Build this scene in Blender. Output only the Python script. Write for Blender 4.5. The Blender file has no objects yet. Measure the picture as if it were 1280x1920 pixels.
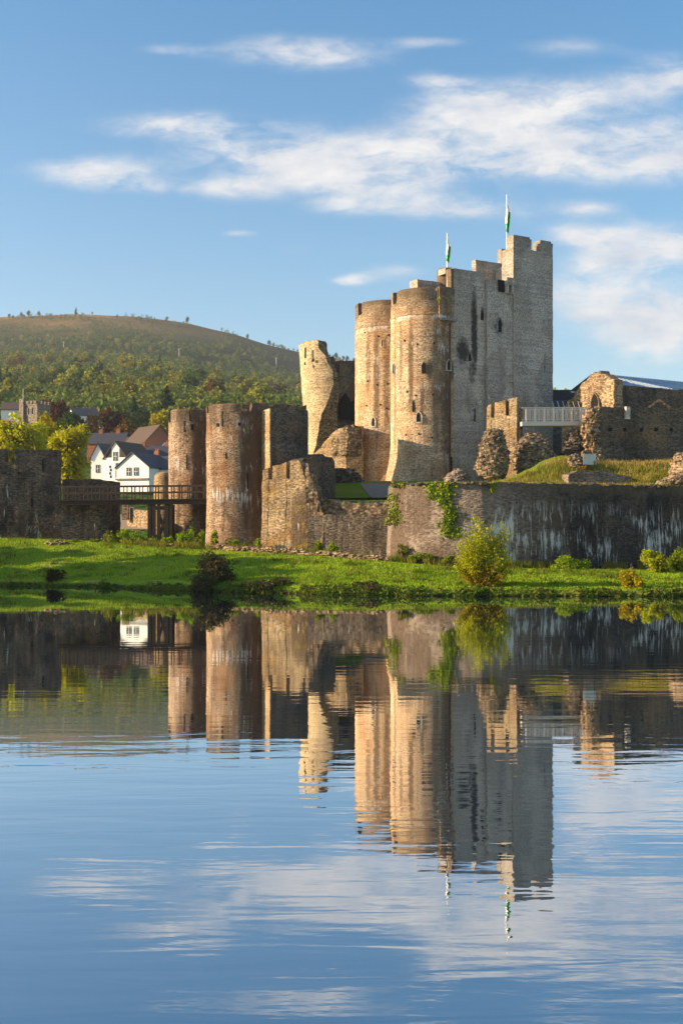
import bpy, math, random
import numpy as np
from mathutils import Vector, noise as mn

R = math.radians
C = bpy.context.scene.collection
SC = bpy.context.scene
F = 2133.0          # focal length in photo pixels
HZ, CX, CAMZ = 990.0, 640.0, 4.1

# ------------------------------------------------------------------ camera
cam = bpy.data.cameras.new('camera')
cam.sensor_fit = 'VERTICAL'; cam.sensor_height = 36.0; cam.lens = 36.0 * F / 1920.0
cam.shift_y = 30.0 / 1920.0
cam.clip_start = 0.5; cam.clip_end = 8000
camo = bpy.data.objects.new('camera', cam); C.objects.link(camo)
camo.location = (0, 0, CAMZ); camo.rotation_euler = (R(90), 0, 0)
SC.camera = camo

# ------------------------------------------------------------------ sun, sky
SUN_EL, SUN_AZ = R(17.0), R(7.0)          # sun to the left, a little behind the camera
S = Vector((-math.cos(SUN_AZ) * math.cos(SUN_EL), -math.sin(SUN_AZ) * math.cos(SUN_EL), math.sin(SUN_EL)))
sl = bpy.data.lights.new('sun', 'SUN'); sl.energy = 5.0; sl.angle = R(0.53); sl.color = (1.0, 0.75, 0.48)
so = bpy.data.objects.new('sun', sl); C.objects.link(so)
so.rotation_euler = S.to_track_quat('Z', 'Y').to_euler(); so.location = (-60, 20, 60)
SC.view_settings.view_transform = 'Standard'; SC.view_settings.look = 'None'
SC.view_settings.exposure = 1.16; SC.view_settings.gamma = 1.0
SC.cycles.use_denoising = True
SC.cycles.max_bounces = 6; SC.cycles.diffuse_bounces = 3; SC.cycles.glossy_bounces = 3
SC.cycles.transparent_max_bounces = 6
SC.cycles.sample_clamp_indirect = 4.0

class NT:
    """small wrapper for writing node trees as expressions"""
    def __init__(s, tree): s.t = tree; s.N = tree.nodes; s.L = tree.links
    def put(s, sock, v):
        if isinstance(v, bpy.types.NodeSocket): s.L.new(v, sock)
        elif v is not None:
            if sock.type == 'RGBA' and len(v) == 3: v = (*v, 1)
            sock.default_value = v
    def math(s, op, a, b=None, c=None, clamp=False):
        n = s.N.new('ShaderNodeMath'); n.operation = op; n.use_clamp = clamp
        s.put(n.inputs[0], a)
        if b is not None: s.put(n.inputs[1], b)
        if c is not None: s.put(n.inputs[2], c)
        return n.outputs[0]
    def vmath(s, op, a, b=None):
        n = s.N.new('ShaderNodeVectorMath'); n.operation = op
        s.put(n.inputs[0], a)
        if b is not None: s.put(n.inputs[1], b)
        return n.outputs[0]
    def noise(s, vec, scale, detail=3, rough=.55, dist=0, col=False):
        n = s.N.new('ShaderNodeTexNoise'); s.put(n.inputs['Vector'], vec)
        n.inputs['Scale'].default_value = scale; n.inputs['Detail'].default_value = detail
        n.inputs['Roughness'].default_value = rough; n.inputs['Distortion'].default_value = dist
        return n.outputs['Color' if col else 'Fac']
    def mapr(s, v, a, b, c=0., d=1., smooth=False):
        n = s.N.new('ShaderNodeMapRange'); n.clamp = True
        if smooth: n.interpolation_type = 'SMOOTHSTEP'
        s.put(n.inputs[0], v)
        for i, x in enumerate((a, b, c, d)): s.put(n.inputs[i + 1], x)
        return n.outputs[0]
    def mix(s, f, a, b, mode='MIX'):
        n = s.N.new('ShaderNodeMix'); n.data_type = 'RGBA'; n.blend_type = mode
        s.put(n.inputs[0], f); s.put(n.inputs[6], a); s.put(n.inputs[7], b)
        return n.outputs[2]
    def ramp(s, f, stops):
        n = s.N.new('ShaderNodeValToRGB'); e = n.color_ramp.elements
        while len(e) < len(stops): e.new(0.5)
        for i, (p, c) in enumerate(stops): e[i].position = p; e[i].color = (*c, 1)
        s.put(n.inputs[0], f); return n.outputs[0]
    def sep(s, v):
        n = s.N.new('ShaderNodeSeparateXYZ'); s.put(n.inputs[0], v); return n.outputs
    def comb(s, x, y, z):
        n = s.N.new('ShaderNodeCombineXYZ')
        for i, v in enumerate((x, y, z)): s.put(n.inputs[i], v)
        return n.outputs[0]
    def scale(s, v, xyz): return s.vmath('MULTIPLY', v, xyz)
    def bump(s, h, strength, dist, normal=None):
        n = s.N.new('ShaderNodeBump'); s.put(n.inputs['Height'], h)
        n.inputs['Strength'].default_value = strength; n.inputs['Distance'].default_value = dist
        if normal is not None: s.put(n.inputs['Normal'], normal)
        return n.outputs[0]

world = bpy.data.worlds.new('World'); SC.world = world; world.use_nodes = True
def build_sky():
    t = NT(world.node_tree); t.N.clear()
    out = t.N.new('ShaderNodeOutputWorld')
    sky = t.N.new('ShaderNodeTexSky'); sky.sky_type = 'NISHITA'; sky.sun_disc = False
    sky.sun_elevation = SUN_EL; sky.sun_rotation = math.atan2(S.x, S.y)
    sky.altitude = 100; sky.air_density = 1.0; sky.dust_density = 0.6; sky.ozone_density = 1.6
    bg = t.N.new('ShaderNodeBackground'); bg.inputs[1].default_value = 0.090
    zz = t.sep(t.N.new('ShaderNodeTexCoord').outputs['Generated'])[2]
    t.put(bg.inputs[0], t.mix(1., sky.outputs[0], t.mix(t.mapr(zz, .08, .46), (.90, .98, 1.0), (.46, .94, 1.14)), 'MULTIPLY'))
    # clouds: thin banks, placed by sky direction
    d = t.N.new('ShaderNodeTexCoord').outputs['Generated']
    x, y, z = t.sep(d)
    ya = t.math('MAXIMUM', y, 0.05)
    u = t.math('DIVIDE', x, ya); v = t.math('DIVIDE', z, ya)     # tangent of bearing and of elevation
    P = t.comb(u, v, 0)
    # (px, py, rx, ry, weight) in units of the focal length
    E = [(330, 232, 170, 26, .95), (430, 275, 115, 38, .85), (600, 290, 160, 52, 1.0), (690, 335, 180, 50, 1.05), (860, 290, 160, 50, 1.0), (1010, 280, 195, 52, 1.0), (1200, 300, 160, 46, 1.1),
         (900, 212, 160, 36, .95), (1030, 178, 195, 44, 1.0), (820, 152, 60, 18, .8), (870, 392, 150, 26, .95), (660, 385, 80, 20, .6), (450, 352, 90, 26, .8), (570, 98, 170, 34, 1.05), (330, 92, 70, 12, .7), (800, 78, 80, 12, .55),
         (180, 322, 140, 30, 1.05), (260, 350, 110, 16, .8), (1180, 560, 180, 60, 1.25), (1220, 640, 120, 55, .8), (1220, 455, 150, 46, 1.1), (1160, 495, 90, 26, .9), (1100, 392, 55, 16, .9), (1090, 437, 75, 18, .9),
         (1060, 85, 110, 24, .55), (1260, 140, 90, 40, 1.0), (660, 526, 46, 12, .9), (740, 510, 70, 20, .5), (450, 438, 40, 8, .55), (1120, 730, 150, 50, .6), (1270, 240, 120, 30, .9), (560, 470, 50, 14, .35)]
    tot = None
    for (px, py, rx, ry, w) in E:
        q = t.vmath('MULTIPLY', t.vmath('SUBTRACT', P, ((px - CX) / F, (HZ - py) / F, 0)), (F / rx, F / ry, 0))
        n = t.N.new('ShaderNodeVectorMath'); n.operation = 'DOT_PRODUCT'; t.put(n.inputs[0], q); t.put(n.inputs[1], q)
        g = t.math('MULTIPLY', t.math('POWER', 2.718, t.math('MULTIPLY', n.outputs['Value'], -1.1)), w)
        tot = g if tot is None else t.math('ADD', tot, g)
    tot = t.math('MINIMUM', tot, 1.12)
    Q = t.scale(P, (9., 22., 1))
    warp = t.vmath('ADD', Q, t.scale(t.noise(Q, 1.3, 3, .6, col=True), (.9, .9, 0)))
    n1 = t.noise(warp, 1.05, 9, .64)
    n2 = t.noise(t.scale(P, (30, 62, 1)), 1.3, 6, .65)
    n = t.math('ADD', t.math('MULTIPLY', n1, .8), t.math('MULTIPLY', n2, .2))
    dens = t.math('MULTIPLY', tot, t.mapr(n, .29, .74, .08, 1.62))
    dens = t.math('MULTIPLY', t.mapr(dens, .10, 1.15, 0, 1, True), t.mapr(y, .1, .3))
    # broken cloud added behind the viewer, as warm fill on camera-facing walls
    rest = t.math('MULTIPLY', t.mapr(t.noise(t.scale(d, (1.6, 1.6, 3.4)), 1.5, 7, .6), .47, .66), t.math('MULTIPLY', t.mapr(y, .12, -.15), t.mapr(z, .0, .08)))
    dens = t.math('MAXIMUM', dens, rest)
    shade = t.mapr(t.noise(t.vmath('ADD', t.scale(P, (14, 30, 1)), (0.3, .5, 0)), 1.1, 6, .6), .3, .7)
    ccol = t.mix(shade, (.52, .55, .62), (.84, .80, .75))
    bc = t.N.new('ShaderNodeBackground'); t.put(bc.inputs[0], ccol); bc.inputs[1].default_value = .58
    ms = t.N.new('ShaderNodeMixShader'); t.put(ms.inputs[0], t.math('MULTIPLY', dens, .92))
    t.L.new(bg.outputs[0], ms.inputs[1]); t.L.new(bc.outputs[0], ms.inputs[2]); t.L.new(ms.outputs[0], out.inputs[0])
build_sky()

# ------------------------------------------------------------------ helpers
def P(px, py, Y): return Vector(((px - CX) / F * Y, Y, CAMZ + (HZ - py) / F * Y))
def X(px, Y): return (px - CX) / F * Y
def Z(py, Y): return CAMZ + (HZ - py) / F * Y
def nz(p, f=1., seed=0.): return mn.noise(Vector((p[0] * f + seed, p[1] * f + seed * 1.7, p[2] * f - seed)))
def fbm(p, f, oct=3, seed=0.):
    a, s = 1., 0.
    for i in range(oct): s += a * nz(p, f, seed + i * 7.3); f *= 2.1; a *= .5
    return s

class MB:
    def __init__(s): s.v, s.f, s.uv, s.mi = [], [], [], []
    def vert(s, p): s.v.append(tuple(p)); return len(s.v) - 1
    def face(s, idx, uv=None, m=0): s.f.append(tuple(idx)); s.uv.append(uv or [(s.v[i][0], s.v[i][2]) for i in idx]); s.mi.append(m)
    def build(s, name, mat, parent=None, sharp=.7, smooth=True):
        me = bpy.data.meshes.new(name); me.from_pydata(s.v, [], s.f)
        lay = me.uv_layers.new(name='UVMap')
        flat = [c for f in s.uv for p in f for c in p]
        lay.data.foreach_set('uv', flat)
        mats = mat if isinstance(mat, (list, tuple)) else [mat]
        for m in mats: me.materials.append(m)
        if len(mats) > 1: me.polygons.foreach_set('material_index', s.mi)
        if smooth:
            me.polygons.foreach_set('use_smooth', [True] * len(s.f))
            me.set_sharp_from_angle(angle=sharp)
        me.update()
        o = bpy.data.objects.new(name, me); C.objects.link(o)
        if parent: o.parent = parent; o.location = -parent.location
        return o

def tag(o, label=None, cat=None, group=None, kind=None):
    if label: o['label'] = label
    if cat: o['category'] = cat
    if group: o['group'] = group
    if kind: o['kind'] = kind
    return o
def empty(name, loc, label, cat, group=None):
    o = bpy.data.objects.new(name, None); C.objects.link(o); o.location = loc; o.empty_display_size = .3
    return tag(o, label, cat, group)
def copy_tree(o, loc, rot=0., sc=1., label=None, parent=None):
    c = o.copy(); C.objects.link(c)
    if parent is None:
        c.location = loc; c.rotation_euler.z = rot; c.scale = (sc, sc, sc)
        if label: c['label'] = label
    else: c.parent = parent
    for ch in list(o.children): copy_tree(ch, None, parent=c)
    return c

def box(mb, o, ax, ay, az, m=0):
    """oriented box: corner o and three edge vectors"""
    o, ax, ay, az = map(Vector, (o, ax, ay, az))
    c = [o, o + ax, o + ax + ay, o + ay]; c += [p + az for p in c]
    b = len(mb.v)
    for p in c: mb.vert(p)
    lx, ly, lz = ax.length, ay.length, az.length; z0 = o.z
    for idx, (a, h) in (((0, 1, 5, 4), (lx, lz)), ((1, 2, 6, 5), (ly, lz)), ((2, 3, 7, 6), (lx, lz)), ((3, 0, 4, 7), (ly, lz)), ((4, 5, 6, 7), (lx, ly)), ((3, 2, 1, 0), (lx, ly))):
        mb.face([b + i for i in idx], [(0, z0), (a, z0), (a, z0 + h), (0, z0 + h)], m)
def cbox(mb, c, sx, sy, sz, rz=0., m=0):
    """box standing on c, turned by rz"""
    cs, sn = math.cos(rz), math.sin(rz); ux, uy = Vector((cs, sn, 0)), Vector((-sn, cs, 0))
    box(mb, Vector(c) - ux * sx / 2 - uy * sy / 2, ux * sx, uy * sy, (0, 0, sz), m)
def beam(mb, a, b, w, h, m=0):
    a, b = Vector(a), Vector(b); d = b - a
    up = Vector((0, 0, 1)) if abs(d.normalized().z) < .95 else Vector((0, 1, 0))
    s = d.cross(up).normalized(); n = s.cross(d).normalized()
    box(mb, a - s * w / 2 - n * h / 2, d, s * w, n * h, m)
def tube(mb, pts, rad, n=7, m=0):
    rings = []
    for i, p in enumerate(pts):
        p = Vector(p); d = (Vector(pts[min(i + 1, len(pts) - 1)]) - Vector(pts[max(i - 1, 0)])).normalized()
        s = d.cross(Vector((0.13, 1, 0.07))).normalized(); q = d.cross(s)
        r = rad[i] if isinstance(rad, (list, tuple)) else rad
        rings.append([mb.vert(p + s * r * math.cos(k * 2 * math.pi / n) + q * r * math.sin(k * 2 * math.pi / n)) for k in range(n)])
    for a, b in zip(rings, rings[1:]):
        for k in range(n): mb.face((a[k], a[(k + 1) % n], b[(k + 1) % n], b[k]), None, m)
    mb.face(rings[-1], None, m); mb.face(rings[0][::-1], None, m)

def resample(pts, ds, extra=()):
    """plan polyline -> list of (s, x, y, nx, ny); n points to the right of travel (the front)"""
    pts = [Vector((p[0], p[1])) for p in pts]
    L = [0.]
    for a, b in zip(pts, pts[1:]): L.append(L[-1] + (b - a).length)
    n = max(2, int(L[-1] / ds)); ss = sorted(set([L[-1] * i / n for i in range(n + 1)] + [e for e in extra if 0 < e < L[-1]] + L))
    ss = [s for i, s in enumerate(ss) if i == 0 or s - ss[i - 1] > 1e-4]
    out = []
    for s in ss:
        k = max(i for i in range(len(L) - 1) if L[i] <= s + 1e-9)
        k = min(k, len(pts) - 2); f = (s - L[k]) / (L[k + 1] - L[k])
        p = pts[k].lerp(pts[k + 1], f); d = (pts[k + 1] - pts[k]).normalized()
        if f < 1e-4 and k > 0: d = (d + (pts[k] - pts[k - 1]).normalized()).normalized()
        out.append((s, p.x, p.y, d.y, -d.x))
    return out
def interp(prof, s):
    if not isinstance(prof, (list, tuple)): return prof
    if s <= prof[0][0]: return prof[0][1]
    for (a, b), (c, d) in zip(prof, prof[1:]):
        if s <= c: return b + (d - b) * (s - a) / max(c - a, 1e-6)
    return prof[-1][1]
def wall(mb, pts, z0, top, th, ds=.5, dz=.5, amp=.05, freq=1.1, rag=0., ragf=1.3, batter=0., seed=0., m=0):
    """thick wall along a plan line with a top profile [(s, z)], ragged by rag"""
    extra = [s for s, _ in top] if isinstance(top, (list, tuple)) else []
    smp = resample(pts, ds, extra)
    zt = [interp(top, s) + rag * (fbm((s, seed, 0), ragf, 3, seed)) for s, *_ in smp]
    nr = max(2, int((max(zt) - z0) / dz)); secs = []
    def disp(p, k=1.):
        q = Vector(p); a = amp * k
        return q + Vector((fbm(q, freq, 3, seed), fbm(q, freq, 3, seed + 31), .5 * fbm(q, freq, 2, seed + 57))) * a
    for (s, x, y, nx, ny), t in zip(smp, zt):
        fr, bk = [], []
        for j in range(nr + 1):
            z = z0 + (t - z0) * j / nr; b = batter * max(0, 1 - (z - z0) / max(t - z0, .1)) ** 1.5
            fr.append(mb.vert(disp((x + nx * b, y + ny * b, z))))
            bk.append(mb.vert(disp((x - nx * th, y - ny * th, z))))
        secs.append((s, fr, bk))
    for (s0, f0, b0), (s1, f1, b1) in zip(secs, secs[1:]):
        for j in range(nr):
            za, zb, zc, zd = (mb.v[f0[j]][2], mb.v[f1[j]][2], mb.v[f1[j + 1]][2], mb.v[f0[j + 1]][2])
            mb.face((f0[j], f1[j], f1[j + 1], f0[j + 1]), [(s0, za), (s1, zb), (s1, zc), (s0, zd)], m)
            mb.face((b1[j], b0[j], b0[j + 1], b1[j + 1]), [(s1, za), (s0, zb), (s0, zc), (s1, zd)], m)
        zt0, zt1 = mb.v[f0[nr]][2], mb.v[f1[nr]][2]
        mb.face((f0[nr], f1[nr], b1[nr], b0[nr]), [(s0, zt0), (s1, zt1), (s1, zt1 + th), (s0, zt0 + th)], m)
    for k, (s, f, b) in ((0, secs[0]), (1, secs[-1])):
        for j in range(nr):
            q = [b[j], f[j], f[j + 1], b[j + 1]] if k == 0 else [f[j], b[j], b[j + 1], f[j + 1]]
            u0, u1 = (-th, 0) if k == 0 else (s, s + th)
            mb.face(q, [(u0, mb.v[q[0]][2]), (u1, mb.v[q[1]][2]), (u1, mb.v[q[2]][2]), (u0, mb.v[q[3]][2])], m)
def prism(mb, poly, z0, z1, ds=.5, dz=.6, amp=.03, freq=.9, seed=0., taper=0., u0=0., capz=0., m=0):
    """closed plan polygon (counter-clockwise seen from above) extruded, with worn edges"""
    n = len(poly); loop = []; u = u0; c = sum((Vector((p[0], p[1])) for p in poly), Vector((0, 0))) / n
    for i in range(n):
        a, b = Vector(poly[i][:2]), Vector(poly[(i + 1) % n][:2]); L = (b - a).length; k = max(1, round(L / ds))
        for j in range(k): loop.append((a.lerp(b, j / k), u + L * j / k))
        u += L
    uend = u; nr = max(1, round((z1 - z0) / dz)); rows = []
    for r in range(nr + 1):
        z = z0 + (z1 - z0) * r / nr; row = []
        for p, _ in loop:
            q = p + (c - p) * taper * r / nr
            v = Vector((q.x, q.y, z)); v += Vector((fbm(v, freq, 3, seed), fbm(v, freq, 3, seed + 31), .4 * nz(v, freq, seed + 57))) * amp
            if capz and r == nr: v.z += capz * nz(v, 1.1, seed)
            row.append(mb.vert(v))
        rows.append(row)
    N = len(loop)
    for r in range(nr):
        for i in range(N):
            j = (i + 1) % N; ua = loop[i][1]; ub = loop[j][1] if j else uend
            a, b = z0 + (z1 - z0) * r / nr, z0 + (z1 - z0) * (r + 1) / nr
            mb.face((rows[r][i], rows[r][j], rows[r + 1][j], rows[r + 1][i]), [(ua, a), (ub, a), (ub, b), (ua, b)], m)
    mb.face(rows[-1], [(mb.v[i][0], mb.v[i][1]) for i in rows[-1]], m)
def lathe(mb, c, prof, th0=-180, th1=180, n=64, amp=.03, freq=1., seed=0., inner=None, uoff=0., lean=None, m=0):
    """surface of revolution; th measured from the side facing the camera, + to the right. prof [(r,z)]"""
    full = th1 - th0 >= 359.9; cols = n if full else n + 1; rows = []
    for (r, z) in prof:
        row = []
        for k in range(cols):
            th = R(th0 + (th1 - th0) * k / n)
            v = Vector((c[0] + r * math.sin(th), c[1] - r * math.cos(th), z))
            if amp:
                d = fbm(v, freq, 3, seed) * amp; v += Vector((math.sin(th), -math.cos(th), 0)) * d; v.z += .4 * amp * nz(v, freq, seed + 9)
            row.append(mb.vert(v))
        rows.append(row)
    rm = max(r for r, _ in prof); vv = [0.]
    for a, b in zip(prof, prof[1:]): vv.append(vv[-1] + math.hypot(b[0] - a[0], b[1] - a[1]))
    for j in range(len(prof) - 1):
        for k in range(n):
            k2 = (k + 1) % cols
            ua, ub = (uoff + rm * R(th0 + (th1 - th0) * q / n) for q in (k, k + 1))
            a, b = prof[0][1] + vv[j], prof[0][1] + vv[j + 1]
            mb.face((rows[j][k], rows[j][k2], rows[j + 1][k2], rows[j + 1][k]), [(ua, a), (ub, a), (ub, b), (ua, b)], m)
    return rows
def zs(z0, z1, d=.5):
    n = max(1, round((z1 - z0) / d)); return [z0 + (z1 - z0) * i / n for i in range(n + 1)]
def sector(mb, c, r0, r1, th0, th1, z0, z1, amp=.03, seed=0., bev=.12, uoff=0.):
    """a curved merlon: ring sector with a weathered top"""
    n = max(2, int((th1 - th0) / 5)); h = z1 - z0
    prof = [(r1, z) for z in zs(z0, z1 - bev, .6)] + [(r1 - bev, z1), (r0 + bev, z1), (r0, z1 - bev), (r0, z0)]
    rows = lathe(mb, c, prof, th0, th1, n, amp, 1., seed, uoff=uoff)
    mb.face([r[0] for r in rows]); mb.face([r[-1] for r in rows][::-1])
def lump(mb, c, rad, amp=.25, freq=.5, seed=0., sub=4, stone=.1, flat=True, m=0):
    """rubble mass: a ball pushed about by noise and by stone-sized cells"""
    import bmesh
    bm = bmesh.new(); bmesh.ops.create_icosphere(bm, subdivisions=sub, radius=1.)
    b = len(mb.v); c = Vector(c)
    for v in bm.verts:
        d = v.co.copy(); p = Vector((d.x * rad[0], d.y * rad[1], d.z * rad[2]))
        k = 1 + amp * fbm(p + c, freq, 4, seed)
        q = p * k
        if stone:
            cell = mn.cell(Vector(((q.x + c.x) / .27, (q.y + c.y) / .27, (q.z + c.z) / .19)))
            q += d * stone * (cell - .5) * 1.6
        if flat and q.z < -.15 * rad[2]: q.z = -.15 * rad[2] + (q.z + .15 * rad[2]) * .2
        mb.vert(c + q)
    for f in bm.faces:
        idx = [b + v.index for v in f.verts]
        mb.face(idx, [((mb.v[i][0] + mb.v[i][1] * .6), mb.v[i][2]) for i in idx], m)
    bm.free()

# ------------------------------------------------------------------ materials
def material(name):
    m = bpy.data.materials.new(name); m.use_nodes = True
    t = NT(m.node_tree); b = t.N['Principled BSDF']; b.inputs['Specular IOR Level'].default_value = .2
    return m, t, b
def stone(name, a, b, mortar=None, bw=.42, bh=.17, dark=.5, dark_col=(.035, .03, .026), white=0., wz=(0, 99), moss=0., moss_col=(.16, .15, .04), bump=.6, var=.5, wu=None, fade=None, lime=None, soft=(), stains=(), top=None, warm=None, rubble=False, wscale=(1.6, .22)):
    """coursed rubble masonry in wall metres (UV): stone-to-stone colour, joints, run-off, lime and lichen"""
    m, t, bs = material(name)
    uv = t.N.new('ShaderNodeUVMap').outputs[0]; g = t.N.new('ShaderNodeNewGeometry'); pos = g.outputs['Position']
    w = t.vmath('ADD', uv, t.scale(t.vmath('SUBTRACT', t.noise(uv, 1.7, 3, .6, col=True), (.5, .5, .5)), (.09, .05, 0)))
    mortar = mortar or tuple(x * .45 for x in a)
    if rubble:
        vo = t.N.new('ShaderNodeTexVoronoi'); vo.inputs['Scale'].default_value = 1.; t.put(vo.inputs['Vector'], t.scale(pos, (1 / bw, 1 / bw, 1 / bh)))
        rnd = t.sep(vo.outputs['Color'])[0]; joint = t.mapr(vo.outputs['Distance'], .28, .75)
    else:
        vo = t.N.new('ShaderNodeTexVoronoi'); vo.voronoi_dimensions = '2D'; vo.inputs['Scale'].default_value = 1.; vo.inputs['Randomness'].default_value = .92
        t.put(vo.inputs['Vector'], t.scale(w, (1.3 / bw, 1.25 / bh, 1))); rnd = t.sep(vo.outputs['Color'])[0]; joint = t.mapr(vo.outputs['Distance'], .34, .8)
    fine = t.noise(t.scale(w, (1, 1.5, 1)), 5.5, 5, .75); mid = t.noise(t.vmath('ADD', uv, (13.7, 4.1, 0)), .55, 4, .6)
    f = t.math('ADD', t.math('MULTIPLY', rnd, var), t.math('MULTIPLY', t.math('ADD', fine, mid), (1 - var) * .5 + .12))
    col = t.mix(t.mapr(f, .18, .86), a, b)
    if warm: col = t.mix(t.mapr(t.noise(t.vmath('ADD', uv, (71, 2, 0)), .33, 3, .6), .45, .68), col, warm)
    col = t.mix(t.math('MULTIPLY', t.mapr(fine, .56, .80), .55), col, tuple(min(.74, x * 1.7) for x in b))
    col = t.mix(t.math('MULTIPLY', joint, .75), col, mortar)
    crs = t.noise(t.scale(t.vmath('ADD', w, (2.2, 7.7, 0)), (.16, 3.6, 1)), 1., 3, .7)
    pv = t.N.new('ShaderNodeTexVoronoi'); pv.voronoi_dimensions = '2D'; pv.inputs['Scale'].default_value = .62
    t.put(pv.inputs['Vector'], t.vmath('ADD', t.scale(uv, (1, .8, 1)), t.scale(t.noise(uv, 1.1, 4, .7, col=True), (1.3, .9, 0))))
    tone = t.math('ADD', t.mapr(crs, .3, .7, -.20, .20), t.mapr(t.sep(pv.outputs['Color'])[1], 0, 1, -.17, .14))
    col = t.mix(1., col, t.comb(t.math('ADD', 1.0, tone), t.math('ADD', .99, tone), t.math('ADD', .97, t.math('MULTIPLY', tone, .9))), 'MULTIPLY')
    if dark:
        st = t.noise(t.scale(t.vmath('ADD', uv, (3.3, 9.1, 0)), (.75, .085, 0)), 1.3, 5, .62, .4)
        bl = t.noise(t.vmath('ADD', uv, (8.2, 1.7, 0)), .42, 5, .65)
        dk = t.mapr(t.math('ADD', t.math('MULTIPLY', st, .62), t.math('MULTIPLY', bl, .38)), .62 - .17 * dark, .74 - .12 * dark)
        col = t.mix(t.math('MULTIPLY', dk, min(1., .45 + .5 * dark)), col, dark_col)
    ux, uz, _ = t.sep(uv)
    if fade:                                 # cleaner stone at one end, breaking up into the stained part
        k = t.mapr(t.math('ADD', ux, t.math('MULTIPLY', t.math('SUBTRACT', t.noise(t.scale(uv, (1., .35, 1)), .8, 5, .7), .5), fade[1] * 2.2)), fade[0] - fade[1], fade[0] + fade[1])
        col = t.mix(t.math('MULTIPLY', t.math('SUBTRACT', 1., k), .9), col, t.mix(t.mapr(f, .18, .86), fade[2], fade[3]))
    if top:                                  # lichen-dark wall head
        tz, tr, amt, tc = top
        hd = t.mapr(t.math('ADD', uz, t.math('MULTIPLY', t.math('SUBTRACT', t.noise(uv, .8, 4, .65), .5), 4.)), tz - tr, tz)
        col = t.mix(t.math('MULTIPLY', hd, amt), col, tc)
    for (su, sz, ru, rz_, k) in stains:
        du = t.math('DIVIDE', t.math('SUBTRACT', ux, su), ru); dz_ = t.math('DIVIDE', t.math('SUBTRACT', uz, sz), rz_)
        r2 = t.math('ADD', t.math('MULTIPLY', du, du), t.math('MULTIPLY', dz_, dz_))
        r2 = t.math('ADD', r2, t.math('MULTIPLY', t.math('SUBTRACT', t.noise(uv, 2.2, 3, .7), .5), 2.2))
        col = t.mix(t.math('MULTIPLY', t.mapr(r2, 1.4, .35), k), col, (.03, .027, .026))
    for (su, sz, ru, rz_, k) in soft:        # brown run-off, and shade painted into the stone
        du = t.math('DIVIDE', t.math('SUBTRACT', ux, su), ru); dz_ = t.math('DIVIDE', t.math('SUBTRACT', uz, sz), rz_)
        r2 = t.math('ADD', t.math('ADD', t.math('MULTIPLY', du, du), t.math('MULTIPLY', dz_, dz_)), t.math('MULTIPLY', t.math('SUBTRACT', t.noise(t.scale(uv, (1, .3, 1)), 1.9, 4, .7), .5), 2.4))
        col = t.mix(t.math('MULTIPLY', t.mapr(r2, 1.2, .3), k), col, (.085, .055, .035))
    if lime:                                 # lime weeping from a string course
        k = t.math('MULTIPLY', t.mapr(uz, lime - .5, lime - .12), t.mapr(uz, lime + .12, lime - .02))
        k = t.math('MULTIPLY', k, t.mapr(t.noise(t.scale(uv, (1, .25, 1)), 1.4, 4, .65), .44, .58))
        col = t.mix(t.math('MULTIPLY', k, .85), col, (.66, .62, .56))
    if moss:
        mo = t.noise(t.vmath('ADD', uv, (33., 17., 0)), .9, 5, .7)
        col = t.mix(t.math('MULTIPLY', t.mapr(mo, .66 - .16 * moss, .78 - .14 * moss), .75), col, moss_col)
    if white:
        wn = t.noise(t.scale(t.vmath('ADD', uv, (5.5, 40.2, 0)), (wscale[0], wscale[1], 0)), 2.4, 5, .66, .5)
        wp = t.noise(t.vmath('ADD', uv, (60.2, 5.5, 0)), .38, 3, .55)
        w2 = t.noise(t.scale(t.vmath('ADD', uv, (15.5, 20.2, 0)), (1.15, .19, 0)), 2.0, 6, .7, .9)
        wn = t.math('MAXIMUM', wn, t.math('SUBTRACT', w2, .01))
        k = t.math('ADD', t.math('MULTIPLY', wn, .62), t.math('MULTIPLY', wp, .38))
        k = t.mapr(k, .655 - .12 * white, .70 - .10 * white)
        k = t.math('MULTIPLY', k, t.math('MULTIPLY', t.mapr(uz, wz[0] - 1., wz[0] + .5), t.mapr(uz, wz[1] + .5, wz[1] - 1.)))
        if wu: k = t.math('MULTIPLY', k, t.mapr(ux, wu[0], wu[1]))
        k = t.math('MULTIPLY', k, t.mapr(fine, .3, .55, .45, .95))
        col = t.mix(k, col, (.62, .60, .57))
    t.put(bs.inputs['Base Color'], col); bs.inputs['Roughness'].default_value = .92
    h = t.math('ADD', t.math('MULTIPLY', joint, -.6), t.math('ADD', t.math('MULTIPLY', rnd, .7), t.math('MULTIPLY', fine, .9)))
    t.put(bs.inputs['Normal'], t.bump(h, bump, .05))
    return m
def plain(name, col, rough=.7, var=.15, scale=3., metal=0., bump=0., stretch=(1, 1, 1)):
    m, t, b = material(name)
    pos = t.N.new('ShaderNodeTexCoord').outputs['Object']; p = t.scale(pos, stretch)
    n = t.noise(p, scale, 4, .65)
    t.put(b.inputs['Base Color'], t.mix(t.mapr(n, .3, .7), tuple(x * (1 - var) for x in col), tuple(min(.9, x * (1 + var)) for x in col)))
    b.inputs['Roughness'].default_value = rough; b.inputs['Metallic'].default_value = metal
    if bump: t.put(b.inputs['Normal'], t.bump(n, bump, .03))
    return m
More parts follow.
